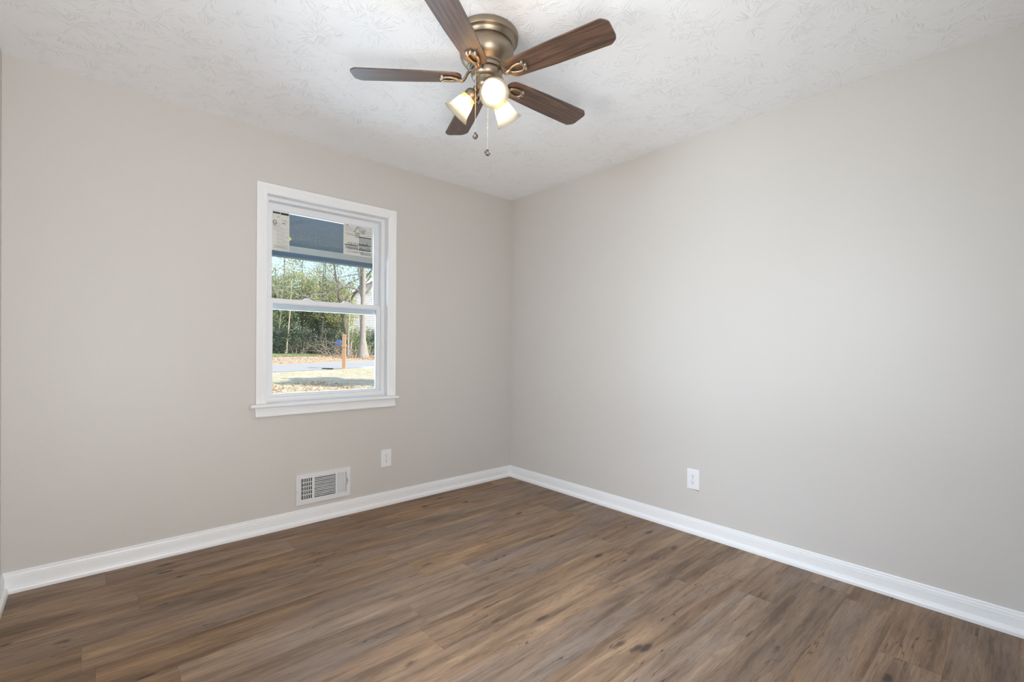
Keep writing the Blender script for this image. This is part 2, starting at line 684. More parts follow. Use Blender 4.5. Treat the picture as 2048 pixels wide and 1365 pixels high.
M = {}
M['wall'] = wall_paint()
M['ceiling'] = ceiling_texture()
M['floor'] = plank_floor()
M['trim'] = simple('white_trim_paint', lin(236, 236, 236), 0.32, spec=0.5, bump=0.0006, bscale=60)
M['vinyl'] = simple('white_vinyl', lin(232, 233, 235), 0.38, noise=0.01)
M['plastic'] = simple('white_plastic', lin(232, 232, 232), 0.35, noise=0.01)
M['vent'] = simple('white_enamelled_steel', lin(222, 222, 222), 0.4, noise=0.01)
M['dark'] = simple('dark_void', (0.006, 0.006, 0.007), 0.9, noise=0.2)
M['bronze'] = simple('brushed_bronze', (0.30, 0.245, 0.18), 0.38, metal=0.9, noise=0.08, scale=120)
M['nickel'] = simple('antique_nickel', (0.22, 0.20, 0.18), 0.28, metal=1.0, noise=0.15, scale=200)
M['chain'] = simple('bead_chain_metal', (0.72, 0.68, 0.6), 0.25, metal=1.0, noise=0.05)
M['screw'] = simple('painted_screw', lin(190, 190, 190), 0.4, metal=0.3, noise=0.05)
M['blade'] = walnut_blade()
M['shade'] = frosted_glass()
M['bulb'] = emitter('lit_bulb', (1.0, 0.87, 0.66), 85.0)
M['glass_low'] = glass('clear_pane', (0.95, 0.975, 0.985))
M['glass_up'] = glass('dusty_pane', (0.95, 0.975, 0.985), dust=0.55)
M['paper'] = simple('sticker_paper', lin(214, 212, 204), 0.7, noise=0.02)
M['ink'] = simple('black_ink', lin(40, 42, 44), 0.7, noise=0.05)
M['grey_ink'] = simple('grey_ink', lin(165, 170, 170), 0.7, noise=0.05)
M['yellow'] = simple('yellow_green_paper', lin(214, 226, 160), 0.7, noise=0.05)
M['soffit'] = simple('shade_tinted_soffit', lin(108, 132, 162), 0.6, noise=0.06, scale=4)  # bluish shade under the porch roof is put into this colour
M['lawn'] = ground_mat('dry_winter_lawn', (lin(200, 188, 158), lin(178, 173, 138), lin(214, 204, 182), lin(138, 114, 92)), (0.5, 4.0, 9.0))
M['bank'] = ground_mat('leaf_littered_bank', (lin(196, 180, 162), lin(186, 162, 134), lin(204, 178, 148), lin(136, 112, 92)), (0.4, 2.5, 14.0))
M['verge'] = ground_mat('green_verge_grass', (lin(122, 140, 90), lin(138, 150, 98), lin(160, 166, 120), lin(90, 104, 72)), (0.5, 3.0, 18.0))
M['road'] = simple('pale_asphalt', lin(170, 168, 165), 0.9, noise=0.10, scale=3)
M['concrete'] = simple('pale_concrete', lin(208, 204, 196), 0.9, noise=0.06, scale=4)
M['post'] = simple('stained_cedar_post', lin(184, 142, 108), 0.7, noise=0.12, scale=6)
M['mailbox'] = simple('blue_mailbox_metal', lin(52, 104, 158), 0.4, noise=0.1, scale=8)
M['red'] = simple('red_flag_paint', lin(190, 70, 60), 0.5, noise=0.05)
M['bark'] = simple('grey_bark', lin(150, 144, 134), 0.9, noise=0.35, scale=5, bump=0.02, bscale=14)
M['darkbark'] = simple('dark_bark', lin(98, 90, 84), 0.9, noise=0.3, scale=6)
M['twig'] = simple('pale_twig', lin(178, 166, 148), 0.9, noise=0.2, scale=3)
M['leaf_a'] = leaf_mat('yellow_green_leaves', lin(160, 168, 112), lin(188, 192, 138), lin(214, 212, 166))
M['leaf_b'] = leaf_mat('mid_green_leaves', lin(128, 146, 104), lin(158, 172, 122), lin(188, 194, 150))
M['leaf_c'] = leaf_mat('dark_green_leaves', lin(84, 102, 86), lin(114, 130, 102), lin(148, 156, 124))
M['siding'] = simple('white_lap_siding', lin(226, 226, 230), 0.7, noise=0.02)
M['roofing'] = simple('grey_shingles', lin(120, 118, 116), 0.9, noise=0.2, scale=9)

# ------------------------------------------------------------------ room shell
RX, RY = -3.0705, -3.16          # left wall x, back wall y (right wall x=0, window wall y=0)
H = 2.44
T = 0.15
OX0, OX1, OZ0, OZ1 = -1.981, -1.190, 0.784, 2.055     # window opening
OG = 0.0122                      # gap for the jamb lining behind the casing
WY = -0.4145                     # shift of the side window along the left wall
DX0, DX1, DZ = -3.0, -2.14, 2.03  # door opening in the back wall


def structure(o, label):
    return tag(o, label, None, None, 'structure')


b = MB()
b.box((RX - T, RY - 1.6, -0.12), (T, T, 0.0))
structure(b.build('floor', M['floor']), 'brown wood-look vinyl plank floor')
b = MB()
b.box((RX - T, RY - 1.6, H), (T, T, H + 0.2))
structure(b.build('ceiling', M['ceiling']), 'white ceiling with stomped star texture')


def wall_with_opening(axis, a0, a1, o0, o1, z0, z1, lo, hi):
    """four boxes around an opening, joined in one wall mesh"""
    mb = MB()

    def bx(p0, p1, q0, q1):
        if axis == 'x':
            mb.box((p0, lo, q0), (p1, hi, q1))
        else:
            mb.box((lo, p0, q0), (hi, p1, q1))
    bx(a0, o0, 0.0, H)
    bx(o1, a1, 0.0, H)
    if z0 > 0:
        bx(o0, o1, 0.0, z0)
    bx(o0, o1, z1, H)
    return mb


structure(wall_with_opening('x', RX - T, T, OX0 - OG, OX1 + OG, OZ0 - 0.022, OZ1 + OG, 0.0, T).build('wall_front', M['wall']),
          'greige wall with the window, the vent and an outlet')
mb = MB()
mb.box((0, RY - T, 0), (T, 0, H))
structure(mb.build('wall_right', M['wall']), 'long plain greige wall on the right with one outlet')
structure(wall_with_opening('y', RY - T, 0, OX0 + WY - OG, OX1 + WY + OG, OZ0 - 0.022, OZ1 + OG, RX - T, RX).build('wall_left', M['wall']),
          'greige wall at the left edge')
structure(wall_with_opening('x', RX, 0, DX0, DX1, 0.0, DZ, RY - T, RY).build('wall_back', M['wall']),
          'greige wall behind the camera with the door opening')
mb = MB()
mb.box((RX - T, RY - 1.6, 0), (RX, RY - T, H))
mb.box((-1.2, RY - 1.6, 0), (-1.2 + T, RY - T, H))
mb.box((RX - T, RY - 1.75, 0), (-1.2 + T, RY - 1.6, H))
structure(mb.build('wall_hallway', M['wall']), 'hallway walls outside the door')

# baseboards: ogee top, flat face, shoe moulding at the floor (distance from wall, height)
BB = [(0, 0), (0.027, 0), (0.027, 0.013), (0.0245, 0.021), (0.019, 0.027), (0.0135, 0.030), (0.0130, 0.064),
      (0.0128, 0.068), (0.0105, 0.070), (0.0112, 0.075), (0.0098, 0.081), (0.0070, 0.084), (0.0076, 0.089),
      (0.0050, 0.0937), (0, 0.0937)]


def baseboard(name, fn, s0, s1, m0, m1, label):
    """fn(s, d, z) -> point; m0/m1: mitre direction (ds per d) at either end"""
    mb = MB()
    mb.sweep([[fn(s0 + m0 * d, d, z) for d, z in BB], [fn(s1 + m1 * d, d, z) for d, z in BB]])
    structure(mb.build(name, M['trim']), label)


baseboard('baseboard_front', lambda s, d, z: (s, -d, z), RX, 0, 1, -1, 'white baseboard under the window wall')
baseboard('baseboard_right', lambda s, d, z: (-d, s, z), RY, 0, 1, -1, 'white baseboard along the right wall')
baseboard('baseboard_left', lambda s, d, z: (RX + d, s, z), RY, 0, 1, -1, 'white baseboard along the left wall')
baseboard('baseboard_back', lambda s, d, z: (s, RY + d, z), DX1 + 0.06, 0, 0, -1, 'white baseboard along the back wall')

# casing profile: (distance from inner edge outward, thickness)
CP = [(0, 0), (0, 0.008), (0.003, 0.0095), (0.008, 0.0095), (0.011, 0.0115), (0.022, 0.0120), (0.025, 0.0140),
      (0.034, 0.0145), (0.037, 0.0170), (0.046, 0.0175), (0.050, 0.0190), (0.058, 0.0190), (0.060, 0.0175), (0.060, 0)]


def casing(x0, x1, z0, z1, fn):
    mb = MB()
    rings = []
    for cx, cz, dx, dz in ((x0, z0, -1, 0), (x0, z1, -1, 1), (x1, z1, 1, 1), (x1, z0, 1, 0)):
        rings.append([fn(cx + dx * w, -t, cz + dz * w) for w, t in CP])
    mb.sweep(rings)
    return mb


mb = casing(DX0, DX1, 0, DZ, lambda x, y, z: (x, RY - y, z))
structure(mb.build('trim_1', M['trim']), 'white casing of the door opening')


# ------------------------------------------------------------------ windows
def build_window(root):
    def part(mb, name, mat, parent=root, smooth=None, bevel=None, label=None):
        return mb.build(name, mat, parent, smooth, bevel, label)
    part(casing(OX0, OX1, OZ0, OZ1, lambda x, y, z: (x, y, z)), 'window_casing', M['trim'])
    # stool with a nosing and horns
    mb = MB()
    z0, z1 = OZ0 - 0.0212, OZ0
    prof = [(-0.044, z0), (-0.049, z0 + 0.004), (-0.050, z0 + 0.010), (-0.049, z1 - 0.004), (-0.044, z1), (0.0, z1), (0.0, z0)]
    mb.sweep([[(-2.0743, y, z) for y, z in prof], [(-1.1203, y, z) for y, z in prof]])
    mb.box((OX0, 0.0, z0), (OX1, 0.052, z1))
    part(mb, 'window_stool', M['trim'])
    # apron: the casing profile turned upside down
    mb = MB()
    zt = OZ0 - 0.0212
    prof = [(0, zt)] + [(-t * 1.05, zt - w * 0.94) for w, t in CP[1:-1]] + [(0, zt - 0.0565)]
    mb.sweep([[(-2.043, y, z) for y, z in prof], [(-1.132, y, z) for y, z in prof]])
    part(mb, 'window_apron', M['trim'])
    # jamb extension lining the wall opening
    mb = MB()
    yj = 0.052
    mb.box((OX0 - 0.012, 0.0, OZ0), (OX0, yj, OZ1 + 0.012))
    mb.box((OX1, 0.0, OZ0), (OX1 + 0.012, yj, OZ1 + 0.012))
    mb.box((OX0, 0.0, OZ1), (OX1, yj, OZ1 + 0.012))
    part(mb, 'window_jamb', M['trim'])
    # vinyl frame
    fx0, fx1, fz0, fz1 = OX0 + 0.022, OX1 - 0.024, OZ0 + 0.030, OZ1 - 0.020
    y0, y1 = 0.052, 0.148
    mb = MB()
    mb.box((OX0 - 0.012, y0, OZ0 - 0.02), (fx0, y1, OZ1 + 0.012))
    mb.box((fx1, y0, OZ0 - 0.02), (OX1 + 0.012, y1, OZ1 + 0.012))
    mb.box((fx0, y0, fz1), (fx1, y1, OZ1 + 0.012))
    mb.box((fx0, y0, OZ0 - 0.02), (fx1, y0 + 0.008, fz0))
    mb.box((fx0, y0 + 0.008, OZ0 - 0.02), (fx1, y1, fz0 - 0.012))
    # parting stops between the two sash tracks
    mb.box((fx0, 0.0955, fz0 - 0.012), (fx0 + 0.006, 0.0985, fz1))
    mb.box((fx1 - 0.006, 0.0955, fz0 - 0.012), (fx1, 0.0985, fz1))
    part(mb, 'window_frame', M['vinyl'])

    def sash(name, x0, x1, z0, z1, ya, yb, st, top, bot, gl, gname):
        m2 = MB()
        for (a, c, e, d) in ((x0, x0 + st, z0, z1), (x1 - st, x1, z0, z1)):
            m2.box((a, ya, e), (c, yb, d))
        m2.box((x0 + st, ya, z1 - top), (x1 - st, yb, z1))
        m2.box((x0 + st, ya, z0), (x1 - st, yb, z0 + bot))
        # thin glazing bead stepped back around the pane
        gb = 0.006
        yc, yd = ya + 0.006, yb - 0.006
        m2.box((x0 + st, yc, z0 + bot), (x0 + st + gb, yd, z1 - top))
        m2.box((x1 - st - gb, yc, z0 + bot), (x1 - st, yd, z1 - top))
        m2.box((x0 + st + gb, yc, z1 - top - gb), (x1 - st - gb, yd, z1 - top))
        m2.box((x0 + st + gb, yc, z0 + bot), (x1 - st - gb, yd, z0 + bot + gb))
        s = part(m2, name, M['vinyl'])
        m3 = MB()
        ym = (ya + yb) / 2
        m3.box((x0 + st + gb - 0.003, ym - 0.002, z0 + bot + gb - 0.003), (x1 - st - gb + 0.003, ym + 0.002, z1 - top - gb + 0.003))
        m3.build(gname, gl, s)
        return s
    up = sash('upper_sash', fx0 + 0.001, fx1 - 0.001, 1.366, fz1 - 0.001, 0.100, 0.128, 0.026, 0.040, 0.052, M['glass_up'], 'upper_pane')
    lo = sash('lower_sash', fx0 + 0.001, fx1 - 0.001, fz0 - 0.010, 1.432, 0.064, 0.093, 0.023, 0.027, 0.024, M['glass_low'], 'lower_pane')
    # two sloping sash locks on the meeting rail
    for cx in (-1.715, -1.458):
        m4 = MB()
        out = [(-0.036, 0.0), (0.036, 0.0), (0.032, 0.004), (0.014, 0.009), (0.008, 0.014), (-0.014, 0.014), (-0.030, 0.004)]
        m4.prism([(cx + a, 1.432 + c) for a, c in out], (0, 0.068, 0), (1, 0, 0), (0, 0, 1), (0, 1, 0), 0.020)
        m4.build('sash_lock', M['vinyl'], lo)
    return up


win1 = thing('window_1', (0, 0, 0), 'white double-hung window in the greige wall, looking onto the street', None, None, 'structure')
build_window(win1)
win2 = copy_tree(win1)
win2.name = 'window_2'
win2['label'] = 'double-hung window in the left wall, out of the photo'
win2.location = (RX, WY, 0)
win2.rotation_euler = (0, 0, PI / 2)


# ------------------------------------------------------------------ stickers on the upper pane
def text_into(mb, s, size, x_start, z0, y, mirror=True, width=None):
    c = bpy.data.curves.new('txt', 'FONT')
    c.body = s
    c.size = size
    c.resolution_u = 2
    c.offset = -0.0002
    o = bpy.data.objects.new('txt', c)
    COL.objects.link(o)
    dg = bpy.context.evaluated_depsgraph_get()
    me = bpy.data.meshes.new_from_object(o.evaluated_get(dg))
    vs = [v.co.copy() for v in me.vertices]
    fs = [tuple(p.vertices) for p in me.polygons]
    w = max(v.x for v in vs)
    k = (width / w) if width else 1.0
    sx = -k if mirror else k
    mb.add([(x_start + sx * v.x, y, z0 + v.y) for v in vs], fs)
    bpy.data.objects.remove(o)
    bpy.data.curves.remove(c)
    bpy.data.meshes.remove(me)


YS = 0.1105   # inner face of the upper pane is at 0.112


def strip(mb, X0, X1, Z0, Z1, a0, b0, a1, b1, w, y):
    """line from fraction (a0,b0) to (a1,b1) of a sticker, b measured downward"""
    p = Vector((X0 + (X1 - X0) * a0, Z1 - (Z1 - Z0) * b0))
    q_ = Vector((X0 + (X1 - X0) * a1, Z1 - (Z1 - Z0) * b1))
    d = (q_ - p)
    n = Vector((-d.y, d.x)).normalized() * w / 2
    pts = [p + n, q_ + n, q_ - n, p - n]
    mb.add([(t.x, y, t.y) for t in pts], [(0, 1, 2, 3)])


X0, X1, Z0, Z1 = -1.468, -1.255, 1.779, 1.9965
st = thing('window_sticker', (X0, YS, Z0), 'pale square sticker with a house drawing and mirrored writing on the upper pane', 'sticker')
mb = MB()
mb.box((X0, YS, Z0), (X1, YS + 0.0006, Z1))
mb.build('paper', M['paper'], st)
gy = MB()
W = X1 - X0


def gbox(a0, b0, a1, b1, y=YS - 0.0003, m_=None):
    (m_ or gy).add([(X0 + W * a0, y, Z1 - (Z1 - Z0) * b0), (X0 + W * a1, y, Z1 - (Z1 - Z0) * b0),
                    (X0 + W * a1, y, Z1 - (Z1 - Z0) * b1), (X0 + W * a0, y, Z1 - (Z1 - Z0) * b1)], [(0, 1, 2, 3)])


def printed(name, mat, fn, parent, label=None):
    m2 = MB()
    fn(m2)
    return m2.build(name, mat, parent, label=label)


y = YS - 0.0006
for i, r4 in enumerate(((0.52, 0.39, 0.955, 0.60), (0.52, 0.642, 0.955, 0.765), (0.06, 0.71, 0.49, 0.80), (0.58, 0.86, 0.955, 0.96))):
    printed('grey_panel', M['grey_ink'], lambda m2: gbox(*r4, YS - 0.0003, m2), st)
for i, vv in enumerate((0.085, 0.13, 0.17, 0.22, 0.30)):
    gbox(0.05, vv, 0.33 if i else 0.22, vv + 0.012)
    if i > 1:
        gbox(0.77, vv, 0.95, vv + 0.010)
gy.build('fine_print', M['grey_ink'], st, label='grey ruled lines')['kind'] = 'stuff'
for a0, a1, v in ((0.52, 0.955, 0.365), (0.04, 0.49, 0.672), (0.52, 0.955, 0.612), (0.52, 0.955, 0.778)):
    printed('black_bar', M['ink'], lambda m2: gbox(a0, v, a1, v + 0.026, y, m2), st)
printed('roof_shading', M['grey_ink'], lambda m2: gbox(0.58, 0.165, 0.74, 0.27, YS - 0.0003, m2), st)


def house_lines(m2):
    for l in ((0.33, 0.25, 0.46, 0.055), (0.46, 0.055, 0.60, 0.15), (0.60, 0.15, 0.76, 0.15), (0.46, 0.055, 0.62, 0.07), (0.62, 0.07, 0.76, 0.14),
              (0.36, 0.25, 0.46, 0.10), (0.46, 0.10, 0.57, 0.19), (0.40, 0.21, 0.40, 0.40), (0.54, 0.19, 0.54, 0.40), (0.40, 0.40, 0.54, 0.40),
              (0.445, 0.22, 0.445, 0.40), (0.495, 0.22, 0.495, 0.40), (0.40, 0.28, 0.54, 0.28), (0.40, 0.34, 0.54, 0.34), (0.10, 0.345, 0.40, 0.345)):
        strip(m2, X0, X1, Z0, Z1, *l, 0.0022, y)


printed('house_drawing', M['ink'], house_lines, st)
printed('corner_mark', M['ink'], lambda m2: gbox(0.10, 0.030, 0.155, 0.060, y, m2), st)
printed('corner_mark', M['ink'], lambda m2: gbox(0.905, 0.030, 0.925, 0.065, y, m2), st)
for word, size, xa, zv, wd in (('American', 0.034, 0.86, 0.665, 0.72), ('Craftsman', 0.034, 0.92, 0.825, 0.79), ('homedepot.com', 0.022, 0.66, 0.915, 0.53)):
    printed('mirrored_lettering', M['ink'], lambda m2: text_into(m2, word, size, X0 + W * xa, Z1 - (Z1 - Z0) * zv, y - 0.0002, width=W * wd), st)

X0, X1, Z0, Z1 = -1.9245, -1.822, 1.742, 1.993
W = X1 - X0
st2 = thing('window_sticker', (X0, YS, Z0), 'tall narrow pale label of fine print at the left of the upper pane', 'sticker')
mb = MB()
mb.box((X0, YS, Z0), (X1, YS + 0.0006, Z1))
mb.build('paper', M['paper'], st2)
gy = MB()
random.seed(4)
for i in range(34):
    v = 0.30 + i * 0.0205
    a = 0.06 + 0.3 * (i % 5 == 2) + (0.2 if v > 0.5 else 0)
    gbox(a, v, min(0.95, a + 0.35 + 0.5 * random.random()), v + 0.006, YS - 0.0003, gy)
gbox(0.30, 0.14, 0.42, 0.16)
gbox(0.55, 0.22, 0.85, 0.235)
gbox(0.62, 0.25, 0.90, 0.262)
gy.build('fine_print', M['grey_ink'], st2, label='grey lines of fine print')['kind'] = 'stuff'
for r4 in ((0.04, 0.035, 0.46, 0.075), (0.49, 0.035, 0.96, 0.085)):
    printed('header_bar', M['ink'], lambda m2: gbox(*r4, y, m2), st2)


def arch_lines(m2):
    for l in ((0.06, 0.33, 0.06, 0.28), (0.06, 0.28, 0.12, 0.25), (0.12, 0.25, 0.20, 0.25), (0.20, 0.25, 0.25, 0.29), (0.25, 0.29, 0.25, 0.33), (0.06, 0.33, 0.25, 0.33)):
        strip(m2, X0, X1, Z0, Z1, *l, 0.0032, y)


printed('arch_mark', M['ink'], arch_lines, st2)
printed('black_bar', M['ink'], lambda m2: gbox(0.06, 0.355, 0.25, 0.368, y, m2), st2)
printed('black_bar', M['ink'], lambda m2: gbox(0.58, 0.295, 0.78, 0.31, y, m2), st2)
for v in (0.875, 0.905, 0.935):
    printed('printed_rule', M['ink'], lambda m2: gbox(0.10, v, 0.95, v + 0.005, y, m2), st2)
mb = MB()
mb.obox((-1.824, YS + 0.0008, 1.826), (0.009, 0, 0.009), (0, 0.0002, 0), (-0.009, 0, 0.009))
mb.build('corner_tab', M['yellow'], st2, label='yellow-green corner peeking out behind the label')

# ------------------------------------------------------------------ ceiling fan
FX, FY = -1.5373, -1.5624
FZ = 2.2587
fan = thing('ceiling_fan', (FX, FY, H), 'five-bladed bronze and walnut ceiling fan with three lit glass shades', 'ceiling fan')
mb = MB()
mb.lathe([(0, H), (0.128, H), (0.131, 2.436), (0.1325, 2.428), (0.131, 2.416), (0.129, 2.412), (0.120, 2.409), (0.116, 2.404),
          (0.112, 2.398), (0.107, 2.394), (0.0, 2.394)], (FX, FY, 0))
mb.build('canopy', M['bronze'], fan, smooth=35)
mb = MB()
mb.lathe([(0.0, 2.394), (0.103, 2.394), (0.106, 2.391), (0.107, 2.387), (0.110, 2.381), (0.1125, 2.371), (0.1135, 2.360), (0.112, 2.348), (0.107, 2.335),
          (0.099, 2.325), (0.088, 2.317), (0.080, 2.312), (0.0775, 2.309), (0.0775, 2.303), (0.074, 2.301), (0.070, 2.300), (0.068, 2.288), (0.0, 2.288)], (FX, FY, 0))
mb.build('motor_housing', M['bronze'], fan, smooth=35)
mb = MB()
mb.lathe([(0.0, 2.288), (0.060, 2.288), (0.064, 2.284), (0.0655, 2.276), (0.064, 2.266), (0.060, 2.259), (0.054, 2.254), (0.048, 2.251), (0.0465, 2.246),
          (0.0465, 2.232), (0.048, 2.228), (0.048, 2.222), (0.043, 2.214), (0.032, 2.206), (0.018, 2.202), (0.010, 2.196), (0.0, 2.194)], (FX, FY, 0))
mb.build('switch_housing', M['bronze'], fan, smooth=35)

AL = math.radians(-9.84)


def rounded(pts, radii, n=6):
    out = []
    m = len(pts)
    for i in range(m):
        p, a, c = Vector(pts[i]), Vector(pts[i - 1]), Vector(pts[(i + 1) % m])
        r = radii[i]
        u, w = (a - p).normalized(), (c - p).normalized()
        ang = u.angle(w)
        d = min(r / math.tan(ang / 2), (a - p).length * 0.49, (c - p).length * 0.49)
        rr = d * math.tan(ang / 2)
        cen = p + (u + w).normalized() * (rr / math.sin(ang / 2))
        s, e = p + u * d - cen, p + w * d - cen
        for k in range(n + 1):
            t = k / n
            v = s.normalized().slerp(e.normalized(), t) if s.length > 1e-9 else s
            out.append(tuple(cen + v * rr))
    return out


blade_out = rounded([(0.104, -0.046), (0.104, 0.046), (0.30, 0.0565), (0.530, 0.0610), (0.556, 0.040), (0.556, -0.040), (0.530, -0.0610), (0.30, -0.0565)],
                    [0.036, 0.036, 0.4, 0.022, 0.03, 0.03, 0.022, 0.4])
blades = []
for k in range(5):
    a = math.radians(-75.46 + 72 * k)
    er = Vector((math.cos(a), math.sin(a), 0))
    et = Vector((-math.sin(a) * math.cos(AL), math.cos(a) * math.cos(AL), math.sin(AL)))
    up = er.cross(et).normalized()
    O = Vector((FX, FY, FZ))
    mb = MB()
    mb.prism(blade_out, O, er, et, up, 0.0055)
    bl = mb.build('blade', M['blade'], fan)
    me = bl.data
    uvl = me.uv_layers.new(name='UVMap')
    off = ROOT[bl]
    for lp in me.loops:
        p = me.vertices[lp.vertex_index].co + off - O
        uvl.data[lp.index].uv = (p.dot(er) + k * 1.7, p.dot(et) + k * 0.37)
    blades.append(bl)
    # bracket: curved arm from the hub, teardrop loop under the blade, three-lobed end
    dn = -up

    def B(u, v, w):
        return O + er * u + et * v + dn * w
    mb = MB()
    hub = Vector((FX, FY, 0))
    ctrl = [hub + er * 0.058 + Vector((0, 0, 2.291)), hub + er * 0.071 + Vector((0, 0, 2.288)), hub + er * 0.081 + Vector((0, 0, 2.277)),
            hub + er * 0.088 + Vector((0, 0, 2.262)), B(0.097, 0, 0.0085), B(0.109, 0, 0.0105), B(0.123, 0, 0.0065)]
    path = []
    for i in range(len(ctrl) - 1):
        p0, p1, p2, p3 = ctrl[max(i - 1, 0)], ctrl[i], ctrl[i + 1], ctrl[min(i + 2, len(ctrl) - 1)]
        for j in range(4):
            t = j / 4
            path.append(0.5 * ((2 * p1) + (p2 - p0) * t + (2 * p0 - 5 * p1 + 4 * p2 - p3) * t * t + (3 * p1 - p0 - 3 * p2 + p3) * t ** 3))
    path.append(ctrl[-1])
    mb.tube(path, [(0.0060, 0.0120 - 0.0025 * math.sin(PI * i / (len(path) - 1))) for i in range(len(path))], 12, flat=et)
    loop = []
    for i in range(28):
        t = 2 * PI * i / 28
        uu = 0.152 - 0.034 * math.cos(t)
        wd = 0.0235 * math.sin(t) * (0.62 + 0.38 * (uu - 0.118) / 0.068)
        loop.append(B(uu, wd, 0.0055))
    mb.tube(loop, (0.0058, 0.0055), 10, flat=dn, closed=True)
    for v in (-0.017, 0.0, 0.017):
        mb.lathe([(0, 0.0), (0.0085, 0.0), (0.0085, 0.006), (0.006, 0.009), (0, 0.009)], B(0.186 + (0.004 if v == 0 else -0.002), v, 0.0005), dn, 14)
    mb.obox(B(0.1835, 0, 0.0035), er * 0.006, et * 0.021, dn * 0.003)
    br = mb.build('blade_bracket', M['bronze'], bl, smooth=40)
    mb = MB()
    for v in (-0.017, 0.0, 0.017):
        mb.lathe([(0, 0.0), (0.0042, 0.0), (0.0036, 0.0016), (0, 0.0022)], B(0.186 + (0.004 if v == 0 else -0.002), v, 0.0095), dn, 10)
    mb.build('bracket_screws', M['chain'], bl, smooth=40)

# three light arms with bell shades
TA = math.radians(46.2)
for k in range(3):
    a = math.radians(244.26 + 120 * k)
    o_ = Vector((math.cos(a), math.sin(a), 0))
    ax = o_ * math.cos(TA) - Vector((0, 0, 1)) * math.sin(TA)
    mouth = Vector((FX, FY, 2.1259)) + o_ * 0.1373
    neck = mouth - ax * 0.108
    mb = MB()
    S = Vector((FX, FY, 2.232))
    mb.tube([S + o_ * 0.030, S + o_ * 0.045 + Vector((0, 0, -0.004)), neck - ax * 0.012, neck - ax * 0.004], [0.012, 0.012, 0.013, 0.014], 12)
    mb.lathe([(0.0, -0.016), (0.014, -0.016), (0.020, -0.012), (0.0275, -0.004), (0.0285, 0.006), (0.0285, 0.018), (0.0265, 0.020), (0.0265, 0.0), (0.0, 0.0)], neck, ax, 32)
    arm = mb.build('light_arm', M['bronze'], fan, smooth=40)
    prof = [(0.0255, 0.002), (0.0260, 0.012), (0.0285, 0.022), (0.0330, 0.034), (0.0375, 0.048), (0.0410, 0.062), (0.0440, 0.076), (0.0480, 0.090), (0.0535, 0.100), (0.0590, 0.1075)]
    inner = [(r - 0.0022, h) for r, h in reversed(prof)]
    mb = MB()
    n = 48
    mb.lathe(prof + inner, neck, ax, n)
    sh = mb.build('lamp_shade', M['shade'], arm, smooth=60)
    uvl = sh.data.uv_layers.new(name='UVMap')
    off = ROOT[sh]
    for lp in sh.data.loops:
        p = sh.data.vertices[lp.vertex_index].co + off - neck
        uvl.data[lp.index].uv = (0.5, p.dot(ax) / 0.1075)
    mb = MB()
    mb.lathe([(0.0, 0.0), (0.012, 0.001), (0.012, 0.022), (0.018, 0.034), (0.0225, 0.048), (0.0225, 0.056), (0.018, 0.067), (0.009, 0.074), (0.0, 0.0755)], neck, ax, 20)
    mb.build('light_bulb', M['bulb'], arm, smooth=60)

# pull chains
for (cx, cy, zt, zb, kind) in ((-1.5986, -1.5679, 2.262, 2.013, 'bulb'), (-1.5017, -1.5272, 2.250, 1.984, 'fan')):
    mb = MB()
    nb = int((zt - zb) / 0.0042)
    for i in range(nb):
        mb.sphere((cx, cy, zb + (zt - zb) * (i + 0.5) / nb), 0.0017, 6, 4)
    mb.tube([(cx, cy, zb), (cx, cy, zt)], 0.0006, 5)
    d = (Vector((cx, cy, 0)) - Vector((FX, FY, 0)))
    dd = d.normalized()
    mb.tube([Vector((FX, FY, zt + 0.004)) + dd * 0.040, Vector((cx, cy, zt + 0.004)), Vector((cx, cy, zt - 0.004))], 0.0032, 8)
    ch = mb.build('pull_chain', M['chain'], fan, smooth=60)
    mb = MB()
    yaw = math.radians(200 if kind == 'bulb' else 255)
    nrm = Vector((math.cos(yaw), math.sin(yaw), 0))
    side = Vector((-nrm.y, nrm.x, 0))
    cc = Vector((cx, cy, zb - 0.0145))
    mb.lathe([(0.0, -0.004), (0.010, -0.004), (0.0125, -0.0025), (0.0130, 0.0), (0.0125, 0.0025), (0.0112, 0.004), (0.0100, 0.0028), (0.0, 0.0028)], cc, nrm, 28)
    mb.lathe([(0.0, -0.001), (0.003, 0.0), (0.0028, 0.006), (0.0, 0.007)], cc + Vector((0, 0, 0.0105)), (0, 0, 1), 10)
    pe = mb.build('pull_pendant', M['nickel'], ch, smooth=40)
    mb = MB()
    f0 = cc + nrm * 0.0030
    if kind == 'fan':
        for i in range(4):
            an = PI / 4 + i * PI / 2
            dv = side * math.cos(an) + Vector((0, 0, 1)) * math.sin(an)
            mb.obox(f0 + dv * 0.0052, dv * 0.0038, dv.cross(nrm) * 0.0017, nrm * 0.0006)
        mb.lathe([(0, 0), (0.0018, 0), (0.0018, 0.001), (0, 0.001)], f0, nrm, 10)
    else:
        mb.lathe([(0, 0), (0.0048, 0), (0.0045, 0.0012), (0, 0.0016)], f0 + Vector((0, 0, 0.0015)), nrm, 16)
        mb.obox(f0 + Vector((0, 0, -0.0052)), side * 0.0024, Vector((0, 0, 0.002)), nrm * 0.0008)
    mb.build('raised_symbol', M['chain'], pe, label='small raised %s symbol' % kind)


